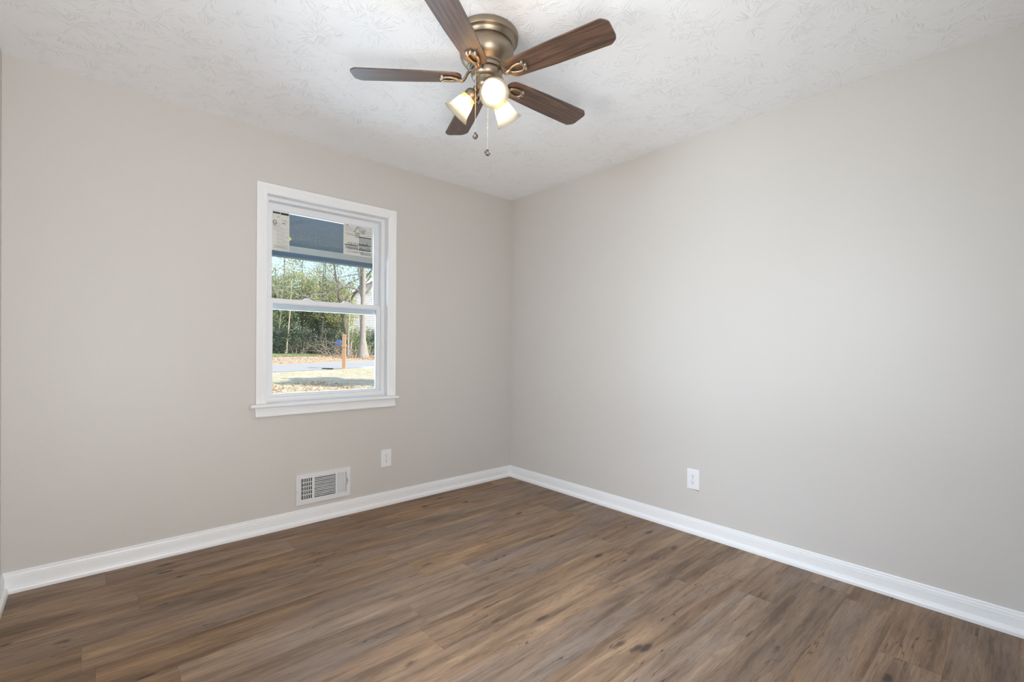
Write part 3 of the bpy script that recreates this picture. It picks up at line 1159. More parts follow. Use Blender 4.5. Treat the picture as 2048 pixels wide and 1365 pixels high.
# ------------------------------------------------------------------ outlets
def outlet(loc, rot, label, gap):
    o = thing('wall_outlet', (0, 0, 0), label, 'outlet', rot=0)
    # local frame: plate in the x-z plane, facing -y, centred on the origin
    mb = MB()
    w, h = 0.0393, 0.0617
    prof = [(0, 0.0), (0, 0.0028), (0.0012, 0.0045), (0.0040, 0.0058), (0.0085, 0.0062)]
    rings = []
    for d, t in prof:
        rings.append([(-w + d, -t, -h + d), (w - d, -t, -h + d), (w - d, -t, h - d), (-w + d, -t, h - d)])
    mb.sweep(rings)
    mb.build('cover_plate', M['plastic'], o, smooth=25)
    for cz in (0.0195, -0.0195):
        mb = MB()
        sl = MB()
        pts = []
        for i in range(28):
            t = 2 * PI * i / 28
            pts.append((0.0172 * math.cos(t), max(-0.0140, min(0.0140, 0.0172 * math.sin(t)))))
        mb.prism(pts, (0, -0.0061, cz), (1, 0, 0), (0, 0, 1), (0, -1, 0), 0.0014)
        face = mb.build('receptacle_face', M['plastic'], o)
        sl.box((-0.0075, -0.0080, cz + 0.0005), (-0.0053, -0.0074, cz + 0.0085))
        sl.box((0.0050, -0.0080, cz + 0.0015), (0.0070, -0.0074, cz + 0.0080))
        sl.lathe([(0, 0), (0.0027, 0), (0.0027, 0.0006), (0, 0.0006)], (0, -0.0074, cz - 0.0070), (0, -1, 0), 14)
        sl.build('plug_slots', M['dark'], face, label='dark plug slots')
    mb = MB()
    mb.lathe([(0, 0), (0.0032, 0), (0.0026, 0.0012), (0, 0.0014)], (0, -0.0060, 0), (0, -1, 0), 14)
    mb.build('cover_screw', M['screw'], o, smooth=40)
    if gap:
        mb = MB()
        mb.add([(-0.034, -0.0004, -0.0600), (0.038, -0.0004, -0.0600), (0.036, -0.0004, -0.0655), (0.020, -0.0004, -0.0648), (-0.034, -0.0004, -0.0622)],
               [(0, 1, 2, 3, 4)])
        mb.build('box_gap', M['dark'], o, label='black gap of the wall box below the plate')
    o.location = loc
    o.rotation_euler = (0, 0, rot)
    return o


outlet((-1.1930, 0, 0.3350), 0, 'white outlet on the window wall, right of the floor vent', False)
outlet((0, -1.7047, 0.3305), -PI / 2, 'white outlet on the long right wall with a black gap below', True)

# ------------------------------------------------------------------ wall vent
VX0, VX1, VZ0, VZ1 = -1.8085, -1.4592, 0.1255, 0.3187
vw, vh = VX1 - VX0, VZ1 - VZ0
vent = thing('air_vent', (VX0, 0, VZ0), 'white steel three-way air vent low on the wall below the window', 'vent')


def vx(f):
    return VX0 + vw * f


def vz(f):
    return VZ0 + vh * f


FT = 0.009     # face plane stands this far off the wall
zb0, zb1 = 0.165, 0.845
banks = ((0.098, 0.285), (0.322, 0.712), (0.742, 0.915))
mb = MB()
# plate face pieces around the three openings
xs = [0.0] + [f for bnk in banks for f in bnk] + [1.0]
yf = -FT
for i in range(0, len(xs), 2):
    mb.box((vx(xs[i]), yf, VZ0), (vx(xs[i + 1]), yf + 0.0015, VZ1))
for b0, b1 in banks:
    mb.box((vx(b0), yf, VZ0), (vx(b1), yf + 0.0015, vz(zb0)))
    mb.box((vx(b0), yf, vz(zb1)), (vx(b1), yf + 0.0015, VZ1))
# turned-back rim
yr = yf + 0.0015
for a, c in (((VX0, yr, VZ0), (VX0 + 0.0015, 0, VZ1)), ((VX1 - 0.0015, yr, VZ0), (VX1, 0, VZ1)), ((VX0 + 0.0015, yr, VZ0), (VX1 - 0.0015, 0, VZ0 + 0.0015)), ((VX0 + 0.0015, yr, VZ1 - 0.0015), (VX1 - 0.0015, 0, VZ1))):
    mb.box(a, c)
mb.build('vent_plate', M['vent'], vent)
mb = MB()
mb.box((vx(0.06), -0.0012, vz(0.12)), (vx(0.95), -0.0002, vz(0.88)))
mb.build('duct_opening', M['dark'], vent, label='black duct opening behind the louvres')
# side banks: five upright louvres each, turned outward
for bi, sgn in ((0, 1), (2, -1)):
    b0, b1 = banks[bi]
    n = 5
    pitch = (b1 - b0) * vw / n
    mb = MB()
    for i in range(n + 1):
        xc = vx(b0) + i * pitch + (0.0030 - 0.0042 * i / n if sgn < 0 else 0.0)
        # louvre leans into the room direction sgn as it goes back
        xa = xc + (0.0 if sgn > 0 else 0.0)
        dx = -0.0060 * sgn
        mb.add([(xa - 0.0035 * sgn, yf, vz(zb0)), (xa + 0.0005 * sgn, yf, vz(zb0)), (xa + 0.0005 * sgn + dx * (-1), yf + 0.0075, vz(zb0)), (xa - 0.0035 * sgn - dx * 0.6, yf + 0.0075, vz(zb0)),
                (xa - 0.0035 * sgn, yf, vz(zb1)), (xa + 0.0005 * sgn, yf, vz(zb1)), (xa + 0.0005 * sgn + dx * (-1), yf + 0.0075, vz(zb1)), (xa - 0.0035 * sgn - dx * 0.6, yf + 0.0075, vz(zb1))],
               [(0, 1, 2, 3), (4, 5, 6, 7), (0, 1, 5, 4), (1, 2, 6, 5), (2, 3, 7, 6), (3, 0, 4, 7)])
    if bi == 0:
        for i in range(1, 5):
            zc = vz(zb0 + (zb1 - zb0) * i / 5)
            mb.box((vx(b0), yf + 0.003, zc - 0.0028), (vx(b1), yf + 0.0045, zc + 0.0028))
    mb.build('upright_louvres', M['vent'], vent)
b0, b1 = banks[1]
mb = MB()
n = 12
pz = (zb1 - zb0) * vh / n
for i in range(n):
    zc = vz(zb0) + (i + 0.62) * pz
    if i % 2:
        # outer fixed louvre, tilted down
        mb.add([(vx(b0), yf, zc - 0.0022), (vx(b1), yf, zc - 0.0022), (vx(b1), yf + 0.006, zc + 0.0028), (vx(b0), yf + 0.006, zc + 0.0028),
                (vx(b0), yf, zc - 0.0002), (vx(b1), yf, zc - 0.0002), (vx(b1), yf + 0.006, zc + 0.0042), (vx(b0), yf + 0.006, zc + 0.0042)],
               [(0, 1, 2, 3), (4, 5, 6, 7), (0, 1, 5, 4), (1, 2, 6, 5), (2, 3, 7, 6), (3, 0, 4, 7)])
        mb.box((vx(b0), yf, zc - 0.0032), (vx(b1), yf + 0.0012, zc + 0.0014))
    else:
        # recessed damper leaf between the louvres
        mb.box((vx(b0), yf + 0.0045, zc - 0.0026), (vx(b1), yf + 0.0056, zc + 0.0030))
mb.build('level_louvres', M['vent'], vent)
mb = MB()
mb.box((vx(0.938), yf - 0.0004, vz(0.40)), (vx(0.9465), yf + 0.0002, vz(0.62)))
sl = mb.build('lever_slot', M['dark'], vent, label='black slot of the damper lever')
mb = MB()
mb.box((vx(0.936), yf - 0.006, vz(0.435)), (vx(0.950), yf, vz(0.47)))
mb.build('damper_lever', M['vent'], vent, bevel=0.001)
for fx_, fz_ in ((0.022, 0.44), (0.975, 0.52)):
    mb = MB()
    mb.lathe([(0, 0), (0.0042, 0), (0.0032, 0.0016), (0, 0.002)], (vx(fx_), yf, vz(fz_)), (0, -1, 0), 14)
    mb.build('vent_screw', M['screw'], vent, smooth=40)

# ------------------------------------------------------------------ outside: ground
TH = math.radians(17)
SE = Vector((math.cos(TH), math.sin(TH)))
SN = Vector((-math.sin(TH), math.cos(TH)))
NK = [-60, -1, 6, 13.6, 18.8, 20.5, 26, 31, 60]
HK = [-.4, -.4, -.08, .22, .27, .38, .52, .70, 1.6]


def gh(n):
    for i in range(len(NK) - 1):
        if NK[i] <= n <= NK[i + 1]:
            return HK[i] + (HK[i + 1] - HK[i]) * (n - NK[i]) / (NK[i + 1] - NK[i])
    return HK[-1] if n > 0 else HK[0]


def sn(s, n, dz=0.0):
    return (SE.x * s + SN.x * n, SE.y * s + SN.y * n, gh(n) + dz)


def ground_at(x, y):
    return gh(x * SN.x + y * SN.y)


def near_edge(s):
    return 13.75 + 0.13 * max(0, s - 7)


def far_edge(s):
    return 18.65 + 0.17 * (s - 9.3)


def band(lo, hi, s0, s1, ns, nn, dz=0.0, wob=0.0, seed=1):
    rnd = random.Random(seed)
    mb = MB()
    vs, fs = [], []
    for i in range(ns + 1):
        s = s0 + (s1 - s0) * i / ns
        a = lo(s) + rnd.uniform(-wob, wob)
        c = hi(s) + rnd.uniform(-wob, wob)
        for j in range(nn + 1):
            vs.append(sn(s, a + (c - a) * j / nn, dz))
    for i in range(ns):
        for j in range(nn):
            p = i * (nn + 1) + j
            fs.append((p, p + nn + 1, p + nn + 2, p + 1))
    mb.add(vs, fs)
    return mb


structure(band(lambda s: -30, lambda s: near_edge(s) + 0.1, -30, 50, 60, 50).build('lawn', M['lawn']), 'dry winter lawn outside the window')
structure(band(near_edge, far_edge, -30, 50, 160, 6, 0.006, 0.05).build('road', M['road']), 'pale asphalt street beyond the lawn')
structure(band(lambda s: far_edge(s) - 0.1, lambda s: 70, -30, 60, 60, 60).build('bank', M['bank']), 'leaf-littered bank across the street')
structure(band(lambda s: 25.4, lambda s: 29.5, 6, 18.5, 60, 6, 0.02, 0.25, 3).build('verge', M['verge']), 'strip of green grass at the foot of the woods')
mb = MB()
dr = [sn(11.0, 14.75, 0.012), sn(9.9, 12.2, 0.012), sn(9.3, 8.0, 0.012), sn(13, 7.0, 0.012), sn(13.5, 12.2, 0.012), sn(15.5, 15.0, 0.012)]
mb.add(dr, [tuple(range(6))])
structure(mb.build('driveway', M['concrete']), 'pale concrete driveway apron at the right of the lawn')

# porch roof seen through the top of the window
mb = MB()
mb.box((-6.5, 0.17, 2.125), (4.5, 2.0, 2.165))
po = structure(mb.build('porch_ceiling', M['soffit']), 'shade-tinted porch ceiling outside the window')
mb = MB()
mb.box((-6.5, 1.80, 2.094), (4.5, 1.84, 2.125))
mb.box((-6.5, 1.805, 2.088), (4.5, 1.84, 2.094))
mb.box((-6.5, 1.80, 2.062), (4.5, 1.84, 2.088))
structure(mb.build('porch_trim', M['trim']), 'pale trim board along the porch edge')
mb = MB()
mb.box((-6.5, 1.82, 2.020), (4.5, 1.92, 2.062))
structure(mb.build('porch_beam', M['soffit']), 'shade-tinted lower edge of the porch beam')
mb = MB()
mb.prism([(-0.3, 2.62), (2.2, 2.17), (2.2, 2.2), (-0.3, 2.70)], (-6.5, 0, 0), (0, 1, 0), (0, 0, 1), (1, 0, 0), 11.0)
structure(mb.build('porch_roof', M['roofing']), 'sloping porch roof above the window')

# ------------------------------------------------------------------ mailbox
MX, MY = 5.085, 16.28
MZ = ground_at(MX, MY)
post = thing('mailbox', (MX, MY, MZ), 'tan timber mailbox post with blue box between lawn and street', 'mailbox')
vr = Vector((0.745, -0.667, 0))
vf = Vector((0.667, 0.745, 0))
pa, pb = Vector((0.82, -0.57, 0)), Vector((0.57, 0.82, 0))


def P3(r_, f_, z):
    return Vector((MX, MY, MZ)) + pa * r_ + pb * f_ + Vector((0, 0, z))


mb = MB()
mb.obox(P3(0, 0, 0.67), pa * 0.065, pb * 0.065, Vector((0, 0, 0.72)))
mb.obox(P3(0, 0, 1.40), pa * 0.075, pb * 0.075, Vector((0, 0, 0.012)))
mb.lathe([(0.085, 1.412), (0.0, 1.47)], (MX, MY, MZ), (0, 0, 1), 4)
mb.build('post', M['post'], post)
mb = MB()
mb.obox(P3(0, 0, 0.96), pa * 0.085, pb * 0.085, Vector((0, 0, 0.045)))
mb.obox(P3(-0.19, 0, 0.955), pa * 0.13, pb * 0.045, Vector((0, 0, 0.03)))
mb.build('bracket', M['post'], post)
mb = MB()
out = [(-0.10, 0.0), (0.10, 0.0), (0.10, 0.13)] + [(0.10 * math.cos(PI * i / 10), 0.13 + 0.09 * math.sin(PI * i / 10)) for i in range(1, 10)] + [(-0.10, 0.13)]
mb.prism(out, P3(-0.21, -0.2, 0.985), pa, (0, 0, 1), pb, 0.42)
bx = mb.build('box', M['mailbox'], post)
mb = MB()
mb.obox(P3(-0.312, -0.10, 1.10), pa * 0.004, pb * 0.07, Vector((0, 0, 0.025)))
mb.obox(P3(-0.235, -0.203, 1.07), pa * 0.045, pb * 0.003, Vector((0, 0, 0.03)))
mb.build('flag', M['red'], bx, label='red flag')

mb = MB()
dn_ = []
for i in range(16):
    t = 2 * PI * i / 16
    dn_.append((0.17 * math.cos(t), 0.30 * math.sin(t)))
p0 = Vector(sn(8.95, 14.25, 0.014))
mb.prism(dn_, p0, (SE.x, SE.y, 0), (SN.x, SN.y, 0), (0, 0, 1), 0.02)
tag(mb.build('dark_patch', M['dark']), 'flat dark oval at the near edge of the street', 'drain cover')  # flat dark oval lying on the street edge


# ------------------------------------------------------------------ trees
def foliage(seed, n, rad, clumps, size):
    rnd = random.Random(seed)
    mb = MB()
    cs = []
    for _ in range(clumps):
        while True:
            p = Vector((rnd.uniform(-1, 1), rnd.uniform(-1, 1), rnd.uniform(-1, 1)))
            if 0.25 < p.length < 1:
                break
        cs.append((Vector((p.x * rad[0], p.y * rad[1], p.z * rad[2])), rnd.uniform(0.5, 1.1)))
    for _ in range(n):
        c, k = rnd.choice(cs)
        d = Vector((rnd.gauss(0, 1), rnd.gauss(0, 1), rnd.gauss(0, 0.8))) * k * min(rad) * 0.17
        p = c + d
        a = Vector((rnd.gauss(0, 1), rnd.gauss(0, 1), rnd.gauss(0, 1))).normalized()
        e = a.orthogonal().normalized()
        f_ = a.cross(e)
        s = size * rnd.uniform(0.6, 1.3)
        mb.add([p - e * s, p + f_ * s * 0.5, p + e * s, p - f_ * s * 0.5], [(0, 1, 2, 3)])
    return mb


def plain_mesh(mb, name, mat):
    me = bpy.data.meshes.new(name)
    me.from_pydata(mb.v, [], mb.f)
    me.materials.append(mat)
    me.update()
    return me


def grow(mb, rnd, p, d, length, r, depth, bend=0.25, kids=3, up=0.05, minr=0.006):
    """one limb as a curved tapering tube, then its children"""
    seg = 5
    pts, rad = [p.copy()], [r]
    q_ = p.copy()
    dd = d.normalized()
    for i in range(seg):
        dd = (dd + Vector((rnd.gauss(0, bend), rnd.gauss(0, bend), rnd.gauss(0, bend) + up)) * 0.35).normalized()
        q_ = q_ + dd * length / seg
        pts.append(q_.copy())
        rad.append(max(minr, r * (1 - 0.55 * (i + 1) / seg)))
    mb.tube(pts, rad, 7 if r > 0.08 else (5 if r > 0.03 else 3), cap=False)
    if depth <= 0:
        return
    for k in range(kids):
        i = rnd.randint(2, seg)
        base = (pts[min(i, seg)] - pts[i - 1]).normalized()
        o_ = base.orthogonal()
        o_.rotate(Matrix.Rotation(rnd.uniform(0, 2 * PI), 3, base))
        nd = (base * 0.75 + o_ * rnd.uniform(0.5, 1.0)).normalized()
        grow(mb, rnd, pts[i], nd, length * rnd.uniform(0.5, 0.75), max(minr, rad[i] * rnd.uniform(0.5, 0.75)), depth - 1, bend, kids, up, minr)


def bare(seed, height, r, depth=4, lean=(0, 0), kids=3, bend=0.25, start=0.35):
    rnd = random.Random(seed)
    mb = MB()
    pts, rad = [], []
    n = 8
    p = Vector((0, 0, -0.1))
    for i in range(n + 1):
        t = i / n
        pts.append(p + Vector((lean[0] * t + 0.05 * height * 0.3 * math.sin(3 * t + seed), lean[1] * t, height * t)))
        flare = 1 + 0.9 * max(0, 1 - t * 9)
        rad.append(r * (1 - 0.72 * t) * flare)
    mb.tube(pts, rad, 10, cap=False)
    for k in range(kids * 3):
        t = start + (1 - start) * (k + rnd.random()) / (kids * 3)
        i = min(n, int(t * n))
        an = rnd.uniform(0, 2 * PI)
        d = Vector((math.cos(an), math.sin(an), rnd.uniform(0.25, 0.9)))
        grow(mb, rnd, pts[i], d, height * rnd.uniform(0.22, 0.40), rad[i] * rnd.uniform(0.35, 0.6), depth - 2, bend, kids)
    return mb


# evergreen and leafy trees: shared crown meshes, one thing each
crown = {
    'a': plain_mesh(foliage(11, 9000, (1, 1, 1), 90, 0.036), 'foliage', M['leaf_a']),
    'b': plain_mesh(foliage(12, 9500, (1, 1, 1), 95, 0.037), 'foliage', M['leaf_b']),
    'c': plain_mesh(foliage(13, 10000, (1, 1, 1), 95, 0.040), 'foliage', M['leaf_c']),
    'y': plain_mesh(foliage(15, 7000, (1, 1, 1), 60, 0.09), 'foliage', M['leaf_c']),
    's': plain_mesh(foliage(14, 4200, (1, 1, 1), 60, 0.032), 'foliage', M['leaf_a']),
}
tb = MB()
tb.tube([(0, 0, -0.05), (0.03, 0.02, 0.4), (-0.02, 0.03, 0.75), (0.02, 0, 1.0)], [1.0, 0.8, 0.55, 0.2], 8, cap=False)
for k in range(7):
    a = k * 2.4
    z = 0.45 + 0.07 * k
    tb.tube([(0, 0, z), (0.16 * math.cos(a) * 2.0, 0.16 * math.sin(a) * 2.0, z + 0.12)], [0.4, 0.1], 5, cap=False)
trunk_me = {}


def trunk_mesh(r, h):
    mb = MB()
    mb.v = [(x * (r if abs(x) > 0.2 or True else 1), y * r, z * h) for x, y, z in tb.v]
    mb.f = tb.f
    return plain_mesh(mb, 'trunk', M['darkbark'])


_trunk = trunk_mesh(0.14, 1.0)


def tree(kind, x, y, h, rx, rz, zc, label, name='leafy_tree', cat='tree', group='woods across the street', rot=0.0):
    z = ground_at(x, y)
    o = thing(name, (x, y, z), label, cat, group)
    f_ = bpy.data.objects.new('foliage', crown[kind])
    COL.objects.link(f_)
    f_.parent = o
    f_.location = (0, 0, zc)
    f_.scale = (rx, rx, rz)
    f_.rotation_euler = (0, 0, rot)
    t = bpy.data.objects.new('trunk', _trunk)
    COL.objects.link(t)
    t.parent = o
    t.scale = (1, 1, h)
    return o


def xy(right, depth):
    """ground point given by its distances from the window-side viewpoint (metres to the right, metres ahead)"""
    return -2.7606 + 0.7449 * right + 0.6671 * depth, -3.1062 - 0.6671 * right + 0.7449 * depth


TREES = [
    ('b', -18.3, 36.0, 5.4, 2.3, 2.6, 3.2, 'bushy green tree at the left end of the woods'),
    ('a', -16.9, 37.5, 6.0, 2.0, 2.4, 4.0, 'yellow-green tree second from the left in the woods'),
    ('b', -15.7, 38.0, 5.6, 1.9, 2.3, 3.6, 'mid-green tree above the gap of light in the woods'),
    ('a', -14.6, 37.0, 4.8, 1.9, 2.0, 3.6, 'sunlit yellow-green tree in the middle of the woods'),
    ('b', -14.9, 38.8, 5.4, 1.8, 2.5, 3.6, 'green tree behind the mailbox post'),
    ('a', -13.75, 37.6, 4.6, 1.2, 2.0, 3.2, 'yellow-green tree left of the big grey trunk'),
    ('s', -21.5, 44.0, 8.6, 2.6, 3.0, 6.2, 'thin-leaved tall tree at the upper left against the sky'),
    ('s', -17.5, 46.0, 8.8, 2.8, 3.2, 6.0, 'thin-leaved tall tree against the sky in the middle'),
    ('s', -15.9, 39.6, 7.6, 1.5, 2.0, 6.0, 'thin-leaved tall tree behind the forked dark tree'),
    ('s', -17.6, 59.0, 11.0, 2.6, 3.2, 9.2, 'thin-leaved tall tree at the upper right beside the big trunk'),
]
for i, (k, r_, d_, h_, rx, rz, zc, lab) in enumerate(TREES):
    x, y = xy(r_, d_)
    tree(k, x, y, h_, rx, rz, zc, lab, rot=i * 1.3)
SHRUBS = [
    ('c', -17.0, 34.2, 1.5, 1.7, 1.3, 1.0, 'dark green shrub at the left foot of the woods'),
    ('c', -16.0, 35.2, 1.5, 1.4, 1.1, 0.9, 'dark green shrub under the gap of light'),
    ('c', -15.2, 36.8, 1.6, 1.5, 1.2, 0.8, 'dark green shrub left of the mailbox'),
    ('c', -14.2, 36.4, 1.5, 1.5, 1.4, 1.0, 'dark green shrub directly behind the mailbox'),
    ('b', -12.4, 37.0, 1.5, 1.5, 1.3, 1.0, 'green shrub between the mailbox and the big trunk'),
    ('c', -11.2, 38.0, 1.5, 1.5, 1.2, 0.9, 'dark green shrub right behind the big trunk'),
]
for i, (k, r_, d_, h_, rx, rz, zc, lab) in enumerate(SHRUBS):
    x, y = xy(r_, d_)
    tree(k, x, y, h_, rx, rz, zc, lab, 'evergreen_shrub', 'shrub', 'shrubs at the foot of the woods', i * 2.1)

# the shade tree stands in the front yard beyond the window's right edge and shades the lawn
tree('y', 5.5, 6.66, 5.0, 1.25, 0.5, 4.7, 'small evergreen tree in the front yard, outside the window view', 'yard_tree', 'tree', None)
tree('y', 6.95, 5.8, 5.0, 1.1, 0.5, 4.7, 'second small evergreen tree in the front yard, outside the window view', 'yard_tree', 'tree', None, 1.0)


def bare_tree(name, mb, x, y, label, mat, cat='tree', group='bare trees across the street'):
    o = bpy.data.objects.new(name, plain_mesh(mb, name, mat))
    for p in o.data.polygons:
        p.use_smooth = True
    COL.objects.link(o)
    o.location = (x, y, ground_at(x, y))
    return tag(o, label, cat, group)


# big grey trunk with the limb arching to the left
mb = bare(5, 10.5, 0.225, 4, (-0.25, 0.2), 3, 0.22, 0.62)
rl = Vector((0.7449, -0.6671, 0))
limb = [Vector((-0.06, 0, 4.15)), Vector((0, 0, 4.6)) - rl * 0.55, Vector((0, 0, 4.75)) - rl * 1.05, Vector((0, 0, 4.72)) - rl * 1.7, Vector((0, 0, 4.35)) - rl * 2.3, Vector((0, 0, 3.75)) - rl * 3.1, Vector((0, 0, 3.3)) - rl * 3.9]
mb.tube(limb, [0.10, 0.075, 0.065, 0.055, 0.05, 0.035, 0.015], 7, cap=False)
rnd = random.Random(8)
for i in (2, 3, 4, 5):
    grow(mb, rnd, limb[i], -rl + Vector((0, 0, rnd.uniform(-0.2, 0.8))), 1.5, 0.045, 2, 0.3, 3)
mb.tube([Vector((0.05, 0, 4.3)), Vector((0, 0, 4.9)) + rl * 0.45, Vector((0, 0, 5.9)) + rl * 1.0], [0.10, 0.07, 0.04], 7, cap=False)
mb.tube([Vector((-0.08, 0, 3.6)), Vector((0, 0, 4.3)) - rl * 0.32, Vector((0, 0, 5.2)) - rl * 0.36, Vector((0, 0, 7.0)) - rl * 0.6], [0.09, 0.075, 0.06, 0.04], 7, cap=False)
x, y = xy(-9.93, 31.5)
bare_tree('bare_tree', mb, x, y, 'big pale grey bare trunk at the right with one limb arching left', M['bark'])
mb = bare(21, 7.6, 0.15, 4, (-0.9, 0.6), 3, 0.3, 0.45)
grow(mb, random.Random(3), Vector((-0.3, 0.2, 3.0)), Vector((0.35, -0.3, 1)), 4.2, 0.10, 3, 0.2, 3)
x, y = xy(-11.9, 34.0)
bare_tree('bare_tree', mb, x, y, 'dark forked bare tree left of the big grey trunk', M['darkbark'])
mb = bare(33, 7.0, 0.11, 4, (0.5, 0.3), 3, 0.35, 0.4)
x, y = xy(-14.6, 35.4)
bare_tree('bare_tree', mb, x, y, 'dark slim bare trunk in the middle of the woods', M['darkbark'])
mb = bare(44, 7.2, 0.065, 4, (0.3, -0.3), 3, 0.45, 0.5)
x, y = xy(-16.3, 33.6)
bare_tree('bare_tree', mb, x, y, 'pale crooked bare tree at the left of the view', M['twig'])
mb = bare(45, 6.2, 0.055, 4, (0.6, -0.5), 3, 0.45, 0.35)
x, y = xy(-17.2, 33.8)
bare_tree('bare_tree', mb, x, y, 'pale bare sapling at the far left edge of the window', M['twig'])
for i, (r_, d_, h_, lab) in enumerate(((-12.1, 35.0, 4.6, 'thin pale bare sapling just right of the mailbox post'), (-11.6, 33.2, 5.0, 'thin leaning bare sapling between mailbox and big trunk'),
                                       (-9.6, 33.5, 5.5, 'thin bare sapling right of the big grey trunk'), (-10.9, 34.5, 4.8, 'thin bare sapling just left of the big grey trunk'))):
    mb = bare(60 + i, h_, 0.055, 4, (0.5 - 0.4 * i, 0.2), 2, 0.4, 0.2)
    x, y = xy(r_, d_)
    bare_tree('bare_sapling', mb, x, y, lab, M['twig'], 'tree')


def brush(seed, n, spread, h):
    rnd = random.Random(seed)
    mb = MB()
    for _ in range(n):
        a = rnd.uniform(0, 2 * PI)
        p = Vector((rnd.uniform(-1, 1) * spread, rnd.uniform(-1, 1) * spread * 0.6, -0.05))
        d = Vector((math.cos(a) * 0.8, math.sin(a) * 0.8, rnd.uniform(0.3, 1.2)))
        grow(mb, rnd, p, d, h * rnd.uniform(0.6, 1.2), 0.022, 1, 0.5, 3, -0.05, 0.007)
    return mb


for i, (r_, d_, sp, h_, lab) in enumerate(((-15.9, 34.0, 0.9, 1.3, 'tangle of bare brush at the left, in front of dark shrubs'), (-14.4, 35.2, 1.0, 1.5, 'tangle of bare brush left of the mailbox'),
                                           (-12.7, 34.6, 1.0, 1.5, 'tangle of bare brush just right of the mailbox'), (-10.4, 32.6, 0.9, 0.9, 'low bare brush around the foot of the big trunk'),
                                           (-9.3, 31.8, 0.8, 0.8, 'low bare brush at the right edge of the view'))):
    x, y = xy(r_, d_)
    bare_tree('bare_shrub', brush(80 + i, 26, sp, h_), x, y, lab, M['twig'], 'shrub', 'bare brush across the street')

# the woods go on to both sides of what the window shows from the door
def tree_line(spots, name, label):
    mb = MB()
    for i, (r_, d_, rx, rz, zc) in enumerate(spots):
        x, y = xy(r_, d_)
        f_ = foliage(100 + i, 3200, (rx, rx, rz), 60, 0.13)
        z = ground_at(x, y)
        mb.add([(a + x, c + y, d + z + zc) for a, c, d in f_.v], f_.f)
        mb.tube([(x, y, z - 0.1), (x + 0.1, y, z + zc * 0.6), (x, y, z + zc)], [0.16, 0.12, 0.06], 6, cap=False)
    o = mb.build(name, M['leaf_b'])
    return tag(o, label, 'trees', None, 'stuff')


tree_line([(-30 + 1.1 * i, 38 + 3 * (i % 3), 2.2, 2.8 + 0.4 * (i % 2), 3.4 + 0.5 * (i % 3)) for i in range(8)] + [(-33 - 3.2 * i, 37 + 3 * (i % 2), 2.5, 3.2, 3.6) for i in range(9)],
          'tree_line', 'woods continuing across the street to the left of the window view')

# ------------------------------------------------------------------ fallen leaves
def litter(seed, n, s0, s1, fn0, fn1, size, name, label, mats):
    rnd = random.Random(seed)
    mb = MB()
    for _ in range(n):
        ss = rnd.uniform(s0, s1)
        nn_ = rnd.uniform(fn0(ss), fn1(ss))
        p = Vector(sn(ss, nn_, 0.03))
        a = rnd.uniform(0, 2 * PI)
        u = Vector((math.cos(a), math.sin(a), rnd.uniform(-0.5, 0.5))) * size * rnd.uniform(0.6, 1.4)
        w = Vector((-math.sin(a), math.cos(a), rnd.uniform(-0.5, 0.7))) * size * 0.6
        mb.add([p - u, p + w, p + u, p - w], [(0, 1, 2, 3)], rnd.randrange(len(mats)))
    o = mb.build(name, mats)
    return tag(o, label, 'leaves', None, 'stuff')


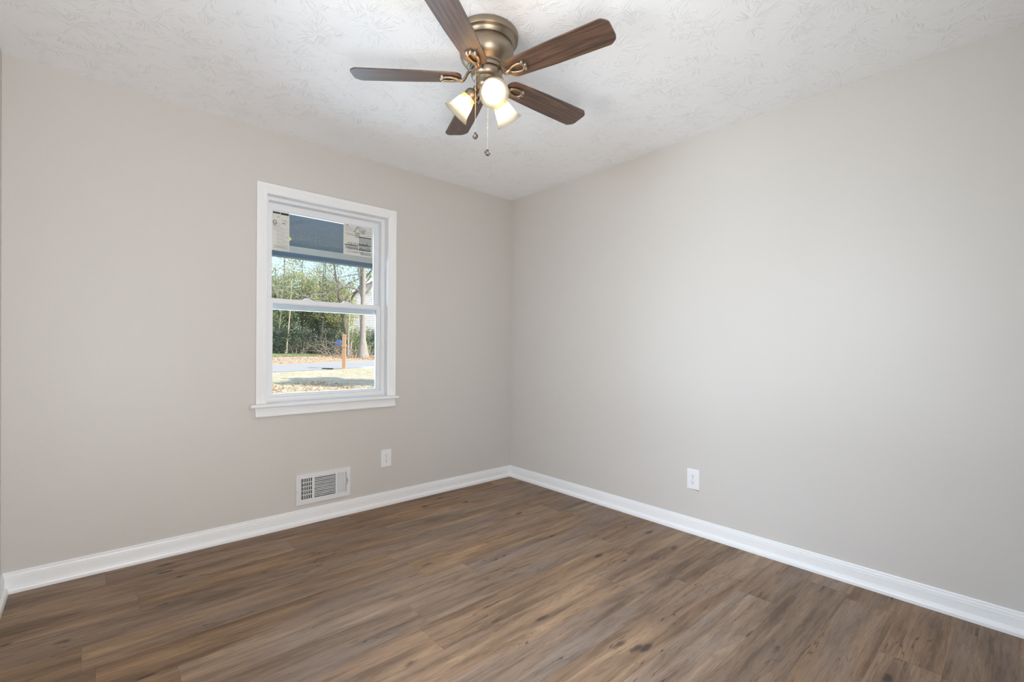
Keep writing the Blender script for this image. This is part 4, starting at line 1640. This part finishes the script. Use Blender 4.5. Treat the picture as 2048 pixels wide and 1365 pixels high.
LM = [simple('rust_leaf', lin(196, 140, 96), 0.8, noise=0.2, scale=9), simple('tan_leaf', lin(218, 186, 144), 0.8, noise=0.2, scale=9),
      simple('brown_leaf', lin(142, 108, 82), 0.8, noise=0.2, scale=9)]
litter(1, 2200, 16.2, 24.0, lambda q_: far_edge(q_) + 0.1, lambda q_: far_edge(q_) + 6.0, 0.055, 'fallen_leaves', 'drift of rust-coloured leaves on the bank below the big trunk', LM)
litter(2, 700, 9.0, 16.5, lambda q_: far_edge(q_) + 0.3, lambda q_: far_edge(q_) + 7.0, 0.045, 'fallen_leaves', 'thin scatter of leaves on the bank at the left', LM[1:])
litter(3, 900, 1.5, 5.6, lambda q_: 7.6, lambda q_: 10.0, 0.035, 'fallen_leaves', 'rust-coloured leaves on the shaded near lawn', LM)

# ------------------------------------------------------------------ neighbouring house
hx, hy = xy(-14.2, 42.0)
hz = ground_at(hx, hy)
house = thing('house', (hx, hy, hz), 'white-sided gabled house glimpsed behind the big grey trunk', 'house')
hr = Vector((0.80, -0.60, 0)).normalized()
hb = Vector((0.60, 0.80, 0)).normalized()
eave, ridge, hw, hd = 5.35, 8.55, 10.0, 8.0


def HP(a, d, z):
    return Vector((hx, hy, hz)) + hr * a + hb * d + Vector((0, 0, z))


mb = MB()
pent = [(0, -0.5), (hw, -0.5), (hw, eave), (hw / 2, ridge), (0, eave)]
mb.prism(pent, HP(0, 0, 0), hr, (0, 0, 1), hb, hd)
# lap siding courses on the gable face
z = 0.0
while z < ridge - 0.3:
    x0 = 0 if z < eave else (z - eave) / (ridge - eave) * hw / 2
    x1 = hw - x0
    mb.add([HP(x0, -0.002, z + 0.17), HP(x1, -0.002, z + 0.17), HP(x1, -0.03, z), HP(x0, -0.03, z), HP(x0, 0, z), HP(x1, 0, z)],
           [(0, 1, 2, 3), (3, 2, 5, 4)])
    z += 0.17
mb.build('walls', M['siding'], house)
for sgn in (0, 1):
    mb = MB()
    sl_ = (ridge - eave) / (hw / 2)
    ov = 0.45
    if sgn == 0:
        o2 = [(-ov, eave - sl_ * ov), (hw / 2, ridge), (hw / 2, ridge + 0.16), (-ov, eave - sl_ * ov + 0.16)]
    else:
        o2 = [(hw + ov, eave - sl_ * ov), (hw / 2, ridge), (hw / 2, ridge + 0.16), (hw + ov, eave - sl_ * ov + 0.16)]
    mb.prism(o2, HP(0, -0.5, 0), hr, (0, 0, 1), hb, hd + 0.8)
    mb.build('roof', M['roofing'], house)
    mb = MB()
    o3 = [(a, c - (0.06 if i < 2 else -0.02)) for i, (a, c) in enumerate(o2)]
    mb.prism(o3, HP(0, -0.54, 0), hr, (0, 0, 1), hb, 0.035)
    mb.build('rake_board', M['trim'], house)
